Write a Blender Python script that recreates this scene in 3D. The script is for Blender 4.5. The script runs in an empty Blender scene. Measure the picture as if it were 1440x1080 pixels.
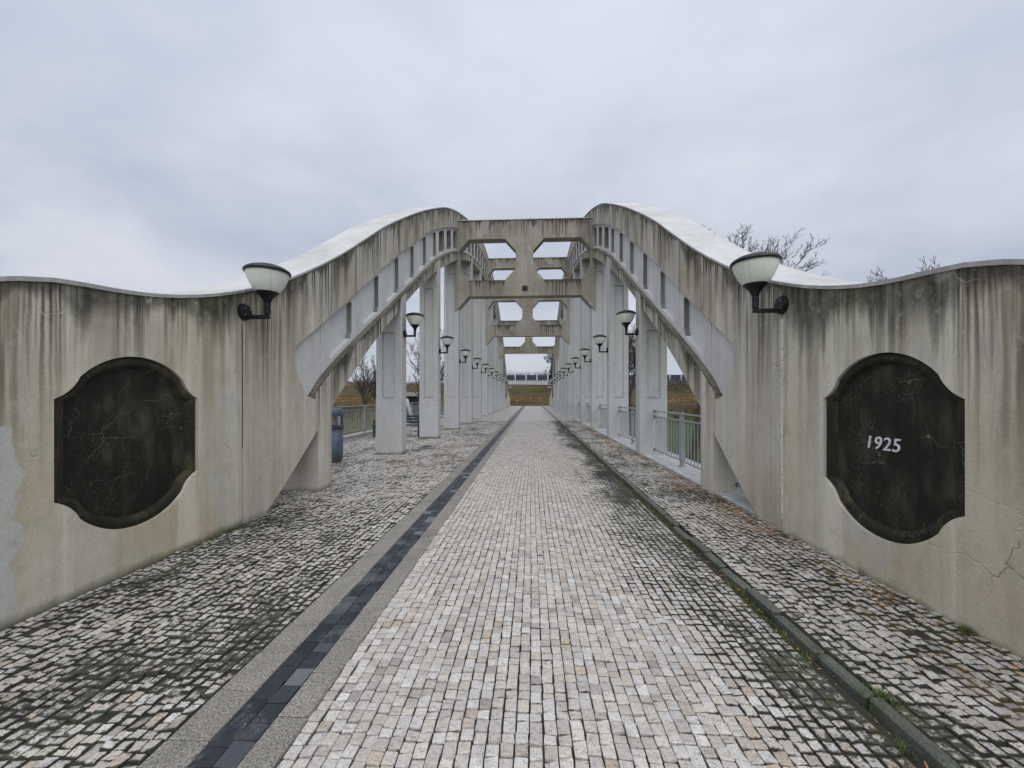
import bpy, bmesh, math, random
import numpy as np
from mathutils import Vector, Matrix, noise as mnoise
from mathutils.geometry import tessellate_polygon

R = math.radians
rng = np.random.default_rng(7)
random.seed(11)
scene = bpy.context.scene
COL = scene.collection

# ------------------------------------------------------------------ camera
cam_data = bpy.data.cameras.new('camera')
cam_data.sensor_width = 36.0
cam_data.lens = 545.0 / 1440.0 * 36.0
cam_data.shift_y = 18.0 / 1440.0
cam_data.clip_start = 0.05
cam_data.clip_end = 8000.0
cam = bpy.data.objects.new('camera', cam_data)
cam.location = (0, 0, 1.5)
cam.rotation_euler = (R(90), 0, math.atan(28 / 545.0))
COL.objects.link(cam)
scene.camera = cam

# ------------------------------------------------------------------ world
SUN_EL, SUN_AZ = R(62), R(172)      # high behind thick cloud
world = bpy.data.worlds.new('World')
scene.world = world
world.use_nodes = True
wt = world.node_tree
for n in list(wt.nodes):
    wt.nodes.remove(n)


def N(nt, typ, **kw):
    n = nt.nodes.new(typ)
    for k, v in kw.items():
        if k.startswith('i_'):
            key = k[2:]
            key = int(key) if key.isdigit() else key.replace('_', ' ')
            s = n.inputs[key]
            if isinstance(v, bpy.types.NodeSocket):
                nt.links.new(v, s)
            else:
                s.default_value = v
        else:
            setattr(n, k, v)
    return n


def math_n(nt, op, a, b=0.0, c=0.0, clamp=False):
    n = nt.nodes.new('ShaderNodeMath')
    n.operation = op
    n.use_clamp = clamp
    for i, v in enumerate((a, b, c)):
        if isinstance(v, bpy.types.NodeSocket):
            nt.links.new(v, n.inputs[i])
        else:
            n.inputs[i].default_value = v
    return n.outputs[0]


def mixc(nt, fac, a, b, mode='MIX'):
    n = nt.nodes.new('ShaderNodeMix')
    n.data_type = 'RGBA'
    n.blend_type = mode
    n.clamp_factor = True
    for s, v in ((n.inputs[0], fac), (n.inputs[6], a), (n.inputs[7], b)):
        if isinstance(v, bpy.types.NodeSocket):
            nt.links.new(v, s)
        elif isinstance(v, (tuple, list)):
            s.default_value = (*v[:3], 1)
        else:
            s.default_value = v
    return n.outputs[2]


def ramp(nt, fac, stops, interp='LINEAR'):
    n = nt.nodes.new('ShaderNodeValToRGB')
    n.color_ramp.interpolation = interp
    els = n.color_ramp.elements
    while len(els) < len(stops):
        els.new(0.5)
    for e, (p, c) in zip(els, stops):
        e.position = p
        e.color = (c, c, c, 1) if isinstance(c, (int, float)) else (*c[:3], 1)
    nt.links.new(fac, n.inputs[0])
    return n.outputs[0]


def sstep(nt, v, lo, hi):
    n = nt.nodes.new('ShaderNodeMapRange')
    n.interpolation_type = 'SMOOTHSTEP'
    for i, x in ((0, v), (1, lo), (2, hi)):
        if isinstance(x, bpy.types.NodeSocket):
            nt.links.new(x, n.inputs[i])
        else:
            n.inputs[i].default_value = x
    return n.outputs[0]


def noise_n(nt, vec, scale=1.0, detail=4.0, rough=0.55, dist=0.0):
    n = N(nt, 'ShaderNodeTexNoise', i_Scale=scale, i_Detail=detail, i_Roughness=rough, i_Distortion=dist)
    if vec is not None:
        nt.links.new(vec, n.inputs['Vector'])
    return n.outputs[0]


def scaled(nt, vec, s, off=(0, 0, 0)):
    n = N(nt, 'ShaderNodeMapping')
    nt.links.new(vec, n.inputs['Vector'])
    n.inputs['Scale'].default_value = s
    n.inputs['Location'].default_value = off
    return n.outputs[0]


sky = N(wt, 'ShaderNodeTexSky', sky_type='NISHITA', sun_disc=False)
sky.sun_elevation = SUN_EL
sky.sun_rotation = SUN_AZ
bg_sky = N(wt, 'ShaderNodeBackground', i_Color=sky.outputs[0], i_Strength=0.08)
tc = N(wt, 'ShaderNodeTexCoord')
sep = N(wt, 'ShaderNodeSeparateXYZ', i_0=tc.outputs['Generated'])
zz = math_n(wt, 'ADD', math_n(wt, 'MAXIMUM', sep.outputs[2], 0.0), 0.22)
cx_ = math_n(wt, 'DIVIDE', sep.outputs[0], zz)
cy_ = math_n(wt, 'DIVIDE', sep.outputs[1], zz)
cvec = N(wt, 'ShaderNodeCombineXYZ', i_0=cx_, i_1=cy_, i_2=0.3).outputs[0]
c1 = noise_n(wt, scaled(wt, cvec, (0.62, 0.62, 1), (3.1, 1.7, 0)), 1.0, 6, 0.5, 0.5)
c2 = noise_n(wt, scaled(wt, cvec, (1.9, 2.4, 1), (8.3, 2.2, 0)), 1.0, 6, 0.55, 0.3)
cl = math_n(wt, 'ADD', math_n(wt, 'MULTIPLY', c1, 0.68), math_n(wt, 'MULTIPLY', c2, 0.32))
ccol = ramp(wt, cl, [(0.36, (0.48, 0.535, 0.64)), (0.46, (0.575, 0.62, 0.72)), (0.54, (0.655, 0.69, 0.775)), (0.65, (0.73, 0.75, 0.82))])
grad = math_n(wt, 'ADD', 0.585, math_n(wt, 'MULTIPLY', math_n(wt, 'MAXIMUM', sep.outputs[2], 0.0), 0.30))   # overcast sky: a little brighter overhead
bg_cl = N(wt, 'ShaderNodeBackground', i_Color=ccol, i_Strength=grad)
mx = N(wt, 'ShaderNodeMixShader', i_0=0.95)
wt.links.new(bg_sky.outputs[0], mx.inputs[1])
wt.links.new(bg_cl.outputs[0], mx.inputs[2])
wo = N(wt, 'ShaderNodeOutputWorld')
wt.links.new(mx.outputs[0], wo.inputs[0])

# ------------------------------------------------------------------ sun behind cloud
sun_d = bpy.data.lights.new('sun', 'SUN')
sun_d.energy = 1.5
sun_d.angle = R(85)
sun_d.color = (1.0, 0.97, 0.93)
sun = bpy.data.objects.new('sun', sun_d)
sun.rotation_euler = (R(90) - SUN_EL, 0, R(180) - SUN_AZ)
sun.location = (0, 0, 60)
COL.objects.link(sun)

scene.view_settings.view_transform = 'Standard'
scene.view_settings.look = 'None'
scene.view_settings.exposure = 0.58
scene.view_settings.gamma = 1.0
scene.view_settings.use_curve_mapping = False
scene.render.engine = 'CYCLES'
scene.cycles.use_denoising = True
scene.cycles.max_bounces = 6
scene.cycles.diffuse_bounces = 4
scene.cycles.glossy_bounces = 3
scene.cycles.transmission_bounces = 3

# ================================================================== materials


def new_mat(name):
    m = bpy.data.materials.new(name)
    m.use_nodes = True
    nt = m.node_tree
    for n in list(nt.nodes):
        nt.nodes.remove(n)
    out = N(nt, 'ShaderNodeOutputMaterial')
    b = N(nt, 'ShaderNodeBsdfPrincipled')
    nt.links.new(b.outputs[0], out.inputs[0])
    return m, nt, b


def setin(nt, b, key, v):
    if isinstance(v, bpy.types.NodeSocket):
        nt.links.new(v, b.inputs[key])
    elif isinstance(v, (tuple, list)):
        b.inputs[key].default_value = (*v[:3], 1)
    else:
        b.inputs[key].default_value = v


def bump(nt, b, h, strength=0.3, dist=0.01):
    n = N(nt, 'ShaderNodeBump', i_Strength=strength, i_Distance=dist)
    nt.links.new(h, n.inputs['Height'])
    nt.links.new(n.outputs[0], b.inputs['Normal'])


def plain(name, col, rough=0.5, metal=0.0, var=0.12, scale=12.0, spec=0.5):
    m, nt, b = new_mat(name)
    g = N(nt, 'ShaderNodeNewGeometry')
    n = noise_n(nt, g.outputs['Position'], scale, 5, 0.6)
    lo = tuple(c * (1 - var * 1.6) for c in col)
    hi = tuple(min(1, c * (1 + var * 1.6)) for c in col)
    setin(nt, b, 'Base Color', ramp(nt, n, [(0.3, lo), (0.7, hi)]))
    setin(nt, b, 'Roughness', ramp(nt, n, [(0.3, max(0.05, rough - 0.1)), (0.7, min(1, rough + 0.1))]))
    setin(nt, b, 'Metallic', metal)
    b.inputs['Specular IOR Level'].default_value = spec
    return m


def concrete(name, base, warm, streak=1.0, green=0.5, fade=1.4, patch=0.4, crack=0.6, light=0.5, base_dirt=0.0, seed=0.0, grime=False):
    """weathered concrete: run-off streaks start at the top edge (UV v = distance below it)"""
    m, nt, b = new_mat(name)
    g = N(nt, 'ShaderNodeNewGeometry')
    P = g.outputs['Position']
    uv = N(nt, 'ShaderNodeUVMap', uv_map='run').outputs[0]
    s = N(nt, 'ShaderNodeSeparateXYZ', i_0=uv)
    u, v = s.outputs[0], s.outputs[1]
    wob = noise_n(nt, P, 2.2, 3)
    u = math_n(nt, 'ADD', u, math_n(nt, 'MULTIPLY', math_n(nt, 'SUBTRACT', wob, 0.5), 0.022))
    # uneven spacing: runs bunch together in places
    bunch = noise_n(nt, N(nt, 'ShaderNodeCombineXYZ', i_0=math_n(nt, 'MULTIPLY', u, 1.3), i_1=seed).outputs[0], 1.0, 2)
    u = math_n(nt, 'ADD', u, math_n(nt, 'MULTIPLY', math_n(nt, 'SUBTRACT', bunch, 0.5), 0.9))

    def uvn(su, sv, off, det=3):
        c = N(nt, 'ShaderNodeCombineXYZ', i_0=math_n(nt, 'MULTIPLY', u, su), i_1=math_n(nt, 'MULTIPLY', v, sv), i_2=off + seed)
        return noise_n(nt, c.outputs[0], 1.0, det, 0.6)
    n_big = noise_n(nt, scaled(nt, P, (1, 1, 0.55), (seed, 2, 3)), 0.9, 5, 0.55)
    n_med = noise_n(nt, scaled(nt, P, (1, 1, 0.8), (seed, 7, 1)), 4.5, 6, 0.65)
    n_fin = noise_n(nt, P, 55, 4, 0.7)
    col = mixc(nt, sstep(nt, n_big, 0.34, 0.66), base, warm)
    col = mixc(nt, math_n(nt, 'MULTIPLY', sstep(nt, n_med, 0.48, 0.78), 0.35), col, tuple(c * 0.62 for c in warm))
    # pale wide curtains of washed concrete and brownish ones
    w1 = uvn(3.1, 0.16, 1.3)
    col = mixc(nt, math_n(nt, 'MULTIPLY', sstep(nt, w1, 0.54, 0.66), 0.55 * light), col, tuple(min(1, c * 1.25) for c in base))
    w2 = uvn(5.5, 0.22, 5.1)
    wk = math_n(nt, 'ADD', 0.30, math_n(nt, 'MULTIPLY', math_n(nt, 'SUBTRACT', 1.0, math_n(nt, 'DIVIDE', v, fade * 1.8), clamp=True), 0.70))
    col = mixc(nt, math_n(nt, 'MULTIPLY', math_n(nt, 'MULTIPLY', sstep(nt, w2, 0.46, 0.68), wk), 0.55 * streak), col, (0.185, 0.155, 0.105))
    # dark streaks fading with distance from the top
    len_n = uvn(1.7, 0.0, 9.4, 2)
    flen = math_n(nt, 'MULTIPLY', sstep(nt, len_n, 0.3, 0.72), fade * 1.5)
    flen = math_n(nt, 'ADD', flen, fade * 0.25)
    k = math_n(nt, 'SUBTRACT', 1.0, math_n(nt, 'DIVIDE', v, flen), clamp=True)
    d1 = sstep(nt, uvn(13.0, 0.30, 2.7), 0.44, 0.62)
    d2 = sstep(nt, uvn(31.0, 0.55, 3.9), 0.46, 0.66)
    d = math_n(nt, 'MAXIMUM', d1, math_n(nt, 'MULTIPLY', d2, 0.8))
    d = math_n(nt, 'MULTIPLY', math_n(nt, 'MULTIPLY', d, k), 0.9 * streak, clamp=True)
    gr = sstep(nt, noise_n(nt, scaled(nt, P, (1, 1, 1), (seed + 4, 0, 0)), 1.1, 3), 0.40, 0.62)
    dirt = mixc(nt, math_n(nt, 'MULTIPLY', gr, green), (0.042, 0.036, 0.028), (0.032, 0.042, 0.018))
    col = mixc(nt, d, col, dirt)
    # blanket of grime just below the edge
    elen = math_n(nt, 'ADD', 0.05, math_n(nt, 'MULTIPLY', sstep(nt, uvn(2.4, 0.2, 7.7), 0.42, 0.75), 0.55))
    if grime:
        # a broad black-green run-off stain under the dip of each end wall, heavier on the right one
        ps = N(nt, 'ShaderNodeSeparateXYZ', i_0=P)
        band = math_n(nt, 'MULTIPLY', sstep(nt, ps.outputs[1], 2.2, 3.1), math_n(nt, 'SUBTRACT', 1.0, sstep(nt, ps.outputs[1], 3.9, 4.5)))
        amt = math_n(nt, 'ADD', 0.22, math_n(nt, 'MULTIPLY', sstep(nt, ps.outputs[0], -0.5, 0.5), 0.42))
        ragged = math_n(nt, 'ADD', 0.25, math_n(nt, 'MULTIPLY', sstep(nt, uvn(7.0, 0.3, 17.7, 4), 0.35, 0.65), 0.95))
        elen = math_n(nt, 'ADD', elen, math_n(nt, 'MULTIPLY', math_n(nt, 'MULTIPLY', band, amt), ragged))
    e = math_n(nt, 'SUBTRACT', 1.0, math_n(nt, 'DIVIDE', v, elen), clamp=True)
    e = math_n(nt, 'MULTIPLY', e, 1.7, clamp=True)
    e = math_n(nt, 'MULTIPLY', e, math_n(nt, 'ADD', 0.45, math_n(nt, 'MULTIPLY', n_med, 0.9)))
    col = mixc(nt, math_n(nt, 'MULTIPLY', e, 0.85 * min(1.0, streak * 1.2), clamp=True), col, dirt)
    # light lime runs
    l1 = math_n(nt, 'MULTIPLY', sstep(nt, uvn(17.0, 0.45, 12.1), 0.64, 0.70), 0.55 * light)
    col = mixc(nt, l1, col, (0.62, 0.61, 0.57))
    # grey repair patches
    pt = sstep(nt, noise_n(nt, scaled(nt, P, (1, 1, 0.7), (seed + 11, 5, 2)), 0.8, 4, 0.5, 0.6), 0.60, 0.615)
    col = mixc(nt, math_n(nt, 'MULTIPLY', pt, patch), col, tuple(min(1, c * 1.12) for c in (0.44, 0.44, 0.42)))
    if grime:
        # grey render patch low at the near end of the left wall
        yy_ = math_n(nt, 'ADD', ps.outputs[1], math_n(nt, 'MULTIPLY', math_n(nt, 'SUBTRACT', noise_n(nt, P, 3.0, 5, 0.6), 0.5), 0.35))
        zz2 = math_n(nt, 'ADD', ps.outputs[2], math_n(nt, 'MULTIPLY', math_n(nt, 'SUBTRACT', noise_n(nt, P, 2.0, 4, 0.6), 0.5), 0.4))
        gp = math_n(nt, 'MULTIPLY', math_n(nt, 'SUBTRACT', 1.0, sstep(nt, yy_, 2.37, 2.382)), math_n(nt, 'SUBTRACT', 1.0, sstep(nt, zz2, 1.30, 1.33)))
        gp = math_n(nt, 'MULTIPLY', gp, math_n(nt, 'SUBTRACT', 1.0, sstep(nt, ps.outputs[0], -1.0, 1.0)))
        col = mixc(nt, math_n(nt, 'MULTIPLY', gp, 0.75), col, (0.56, 0.57, 0.56))
    # cracks, some filled pale
    warp = N(nt, 'ShaderNodeTexNoise', i_Scale=2.6, i_Detail=5.0)
    nt.links.new(P, warp.inputs['Vector'])
    wv = N(nt, 'ShaderNodeVectorMath', operation='MULTIPLY_ADD')
    nt.links.new(warp.outputs['Color'], wv.inputs[0])
    wv.inputs[1].default_value = (0.55, 0.55, 0.55)
    nt.links.new(scaled(nt, P, (1, 1, 1.35), (seed, seed, 0)), wv.inputs[2])
    vo = N(nt, 'ShaderNodeTexVoronoi', feature='DISTANCE_TO_EDGE', i_Scale=0.95)
    nt.links.new(wv.outputs[0], vo.inputs['Vector'])
    line = math_n(nt, 'SUBTRACT', 1.0, sstep(nt, vo.outputs[0], 0.001, 0.006))
    cm = sstep(nt, noise_n(nt, scaled(nt, P, (1, 1, 1), (seed + 21, 1, 8)), 1.6, 2), 0.52, 0.60)
    line = math_n(nt, 'MULTIPLY', math_n(nt, 'MULTIPLY', line, cm), crack)
    lc = mixc(nt, sstep(nt, noise_n(nt, P, 2.4, 2), 0.45, 0.5), (0.05, 0.045, 0.04), (0.55, 0.54, 0.5))
    col = mixc(nt, line, col, lc)
    # grain and pores
    col = mixc(nt, 0.30, col, ramp(nt, n_fin, [(0.3, 0.42), (0.66, 1.0)]), 'MULTIPLY')
    blot = noise_n(nt, scaled(nt, P, (1, 1, 0.8), (seed + 31, 3, 0)), 11.0, 6, 0.72)
    col = mixc(nt, math_n(nt, 'MULTIPLY', sstep(nt, blot, 0.52, 0.74), 0.34), col, tuple(c * 0.5 for c in warm))
    col = mixc(nt, math_n(nt, 'MULTIPLY', sstep(nt, blot, 0.46, 0.30), 0.22), col, tuple(min(1, c * 1.22) for c in base))
    pore = N(nt, 'ShaderNodeTexVoronoi', i_Scale=34.0)
    nt.links.new(P, pore.inputs['Vector'])
    po = math_n(nt, 'SUBTRACT', 1.0, sstep(nt, pore.outputs[0], 0.05, 0.13))
    po = math_n(nt, 'MULTIPLY', po, sstep(nt, n_med, 0.5, 0.7))
    col = mixc(nt, math_n(nt, 'MULTIPLY', po, 0.55), col, (0.07, 0.065, 0.05))
    if base_dirt:
        pz = N(nt, 'ShaderNodeSeparateXYZ', i_0=P).outputs[2]
        hh = math_n(nt, 'ADD', 0.0, math_n(nt, 'MULTIPLY', n_med, 0.17))
        f = math_n(nt, 'SUBTRACT', 1.0, math_n(nt, 'DIVIDE', pz, hh), clamp=True)
        col = mixc(nt, math_n(nt, 'MULTIPLY', f, base_dirt), col, (0.06, 0.068, 0.032))
    setin(nt, b, 'Base Color', col)
    setin(nt, b, 'Roughness', ramp(nt, n_med, [(0.3, 0.62), (0.7, 0.88)]))
    b.inputs['Specular IOR Level'].default_value = 0.35
    h = math_n(nt, 'ADD', math_n(nt, 'MULTIPLY', n_med, 0.7), math_n(nt, 'MULTIPLY', n_fin, 0.25))
    h = math_n(nt, 'SUBTRACT', h, math_n(nt, 'MULTIPLY', line, 0.7))
    bump(nt, b, h, 0.55, 0.014)
    return m


M = {}
M['wall'] = concrete('weathered_wall', (0.61, 0.59, 0.495), (0.54, 0.47, 0.335), 1.15, 0.95, 1.05, 0.4, 0.45, 1.0, 0.9, 0.0, True)
M['rib'] = concrete('streaked_rib', (0.57, 0.55, 0.49), (0.49, 0.435, 0.34), 1.25, 0.35, 1.1, 0.25, 0.45, 1.0, 0.5, 3.0)
M['pale'] = concrete('pale_concrete', (0.63, 0.635, 0.65), (0.58, 0.575, 0.56), 0.12, 0.2, 0.5, 0.2, 0.25, 0.5, 0.0, 6.0)
M['pillar'] = concrete('pillar_concrete', (0.52, 0.535, 0.555), (0.49, 0.49, 0.475), 0.32, 0.25, 1.2, 0.3, 0.8, 0.5, 0.8, 9.0)
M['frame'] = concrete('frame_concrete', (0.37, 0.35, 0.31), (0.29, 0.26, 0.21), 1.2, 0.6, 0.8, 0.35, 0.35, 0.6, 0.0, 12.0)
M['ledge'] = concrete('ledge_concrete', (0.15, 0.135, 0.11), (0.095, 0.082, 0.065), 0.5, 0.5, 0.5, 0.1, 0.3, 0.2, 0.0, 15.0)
M['reveal'] = concrete('shaded_reveal', (0.24, 0.235, 0.225), (0.18, 0.17, 0.155), 0.3, 0.3, 0.5, 0.1, 0.1, 0.3, 0.0, 27.0)  # concrete darkened so its colour carries the shade of the niche jambs
M['pale_back'] = concrete('clean_recess_concrete', (0.66, 0.67, 0.69), (0.62, 0.63, 0.645), 0.05, 0.2, 0.4, 0.1, 0.2, 0.3, 0.0, 31.0)
M['coping'] = concrete('coping_concrete', (0.57, 0.575, 0.58), (0.46, 0.465, 0.455), 0.22, 0.5, 0.3, 0.2, 0.3, 0.3, 0.0, 18.0)
M['coping'].node_tree.nodes['Principled BSDF'].inputs['Specular IOR Level'].default_value = 0.6
M['black'] = plain('black_paint', (0.006, 0.0065, 0.009), 0.42, 0.0, 0.2, 25, 0.35)
M['steel'] = plain('grey_galvanised', (0.31, 0.325, 0.345), 0.45, 0.3, 0.12, 9)
M['steel_dk'] = plain('dark_fixings', (0.08, 0.085, 0.1), 0.5, 0.3, 0.2, 9)
M['glass'] = plain('milky_bowl', (0.72, 0.75, 0.69), 0.22, 0.0, 0.05, 4)
M['seam'] = plain('bowl_seam', (0.50, 0.53, 0.49), 0.35, 0.0, 0.05, 4)
M['white'] = plain('white_paint', (0.66, 0.67, 0.70), 0.5, 0.0, 0.12, 26)
M['blue_bin'] = plain('grey_blue_bin', (0.085, 0.105, 0.15), 0.4, 0.1, 0.10, 6)
M['bench'] = plain('dark_blue_bench', (0.035, 0.04, 0.065), 0.45, 0.0, 0.2, 12)
M['bark'] = plain('bark', (0.075, 0.062, 0.052), 0.9, 0, 0.3, 9, 0.2)
M['twig'] = plain('twigs', (0.085, 0.075, 0.07), 0.9, 0, 0.25, 7, 0.2)
M['needles'] = plain('needles', (0.022, 0.04, 0.026), 0.8, 0, 0.4, 3, 0.2)
M['scrub'] = plain('scrub_twigs', (0.10, 0.062, 0.048), 0.9, 0, 0.4, 1.2, 0.2)
M['roof'] = plain('red_brown_roof', (0.20, 0.10, 0.075), 0.8, 0, 0.2, 2)
M['render'] = plain('grey_render', (0.42, 0.42, 0.44), 0.8, 0, 0.1, 2)
M['panel'] = plain('dark_barrier_panel', (0.035, 0.042, 0.075), 0.35, 0.0, 0.2, 0.7)
M['dark'] = plain('dark_opening', (0.015, 0.015, 0.017), 0.8)
M['iron'] = plain('cast_iron', (0.035, 0.033, 0.032), 0.5, 0.3, 0.3, 30)
M['stick'] = plain('orange_stick', (0.42, 0.20, 0.10), 0.7, 0, 0.2, 40)
M['blade'] = plain('green_blades', (0.075, 0.10, 0.03), 0.6, 0, 0.45, 9, 0.3)
M['blade_dry'] = plain('dry_blades', (0.28, 0.20, 0.07), 0.7, 0, 0.4, 9, 0.3)
M['leaf'] = plain('fallen_leaves', (0.30, 0.16, 0.055), 0.7, 0, 0.4, 14, 0.3)
M['lime'] = plain('lime_seep', (0.56, 0.55, 0.51), 0.7, 0, 0.25, 22, 0.3)
M['straw'] = plain('dry_straw', (0.33, 0.225, 0.115), 0.9, 0, 0.35, 1.1, 0.2)


def plaque_mat(name, base, hi, seed):
    m, nt, b = new_mat(name)
    P = N(nt, 'ShaderNodeNewGeometry').outputs['Position']
    n1 = noise_n(nt, scaled(nt, P, (1, 1, 0.5), (seed, 0, 0)), 3.2, 6, 0.65)
    st = noise_n(nt, scaled(nt, P, (14, 14, 0.9), (seed, 1, 0)), 1.0, 4, 0.6)
    col = mixc(nt, sstep(nt, n1, 0.42, 0.72), base, hi)
    col = mixc(nt, math_n(nt, 'MULTIPLY', sstep(nt, st, 0.48, 0.66), 0.7), col, (0.008, 0.008, 0.007))
    sp = noise_n(nt, P, 48, 4, 0.75)
    cl_ = sstep(nt, noise_n(nt, scaled(nt, P, (1, 1, 0.7), (seed + 9, 4, 4)), 2.6, 4, 0.6), 0.42, 0.66)
    col = mixc(nt, math_n(nt, 'MULTIPLY', math_n(nt, 'MULTIPLY', sstep(nt, sp, 0.54, 0.68), cl_), 0.75), col, (0.135, 0.13, 0.092))
    warp = N(nt, 'ShaderNodeTexNoise', i_Scale=4.5, i_Detail=6.0)
    nt.links.new(P, warp.inputs['Vector'])
    wv = N(nt, 'ShaderNodeVectorMath', operation='MULTIPLY_ADD')
    nt.links.new(warp.outputs['Color'], wv.inputs[0])
    wv.inputs[1].default_value = (0.45, 0.45, 0.45)
    nt.links.new(scaled(nt, P, (1, 1, 1.8), (seed, seed, 0)), wv.inputs[2])
    vo = N(nt, 'ShaderNodeTexVoronoi', feature='DISTANCE_TO_EDGE', i_Scale=1.7)
    nt.links.new(wv.outputs[0], vo.inputs['Vector'])
    line = math_n(nt, 'SUBTRACT', 1.0, sstep(nt, vo.outputs[0], 0.0005, 0.006))
    cm = sstep(nt, noise_n(nt, scaled(nt, P, (1, 1, 1), (seed + 2, 1, 8)), 2.4, 3), 0.52, 0.64)
    col = mixc(nt, math_n(nt, 'MULTIPLY', math_n(nt, 'MULTIPLY', line, cm), 0.75), col, (0.22, 0.22, 0.18))
    setin(nt, b, 'Base Color', col)
    setin(nt, b, 'Roughness', 0.75)
    b.inputs['Specular IOR Level'].default_value = 0.3
    bump(nt, b, math_n(nt, 'ADD', n1, math_n(nt, 'MULTIPLY', sp, 0.4)), 0.5, 0.01)
    return m


M['plaque'] = plaque_mat('dark_plaque', (0.011, 0.011, 0.008), (0.070, 0.070, 0.048), 2.0)
M['moulding'] = plaque_mat('dark_moulding', (0.016, 0.016, 0.010), (0.075, 0.068, 0.036), 5.0)

STONES = [(0.0, (0.60, 0.58, 0.55)), (0.16, (0.53, 0.505, 0.475)), (0.34, (0.44, 0.405, 0.38)), (0.47, (0.63, 0.615, 0.60)),
          (0.60, (0.56, 0.515, 0.445)), (0.72, (0.47, 0.43, 0.405)), (0.84, (0.59, 0.56, 0.515)), (0.93, (0.49, 0.41, 0.325)), (0.965, (0.33, 0.30, 0.29)), (1.0, (0.53, 0.505, 0.475))]



def moss_mask(nt, P, bias, xlo=None, xhi=None, gain=0.0, near=0.0):
    n1 = noise_n(nt, scaled(nt, P, (1.0, 0.55, 1)), 1.35, 6, 0.62)
    n2 = noise_n(nt, scaled(nt, P, (1.0, 0.8, 1), (5, 3, 0)), 5.5, 5, 0.65)
    v = math_n(nt, 'ADD', math_n(nt, 'MULTIPLY', n1, 0.65), math_n(nt, 'MULTIPLY', n2, 0.35))
    v = math_n(nt, 'ADD', v, bias)
    if xlo is not None:
        px = N(nt, 'ShaderNodeSeparateXYZ', i_0=P).outputs[0]
        v = math_n(nt, 'ADD', v, math_n(nt, 'MULTIPLY', sstep(nt, px, xlo, xhi), gain))
    if near:                 # growth is thickest between the high end walls
        py = N(nt, 'ShaderNodeSeparateXYZ', i_0=P).outputs[1]
        v = math_n(nt, 'ADD', v, math_n(nt, 'MULTIPLY', math_n(nt, 'SUBTRACT', 1.0, sstep(nt, py, 3.6, 7.0)), near))
    return v


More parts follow.
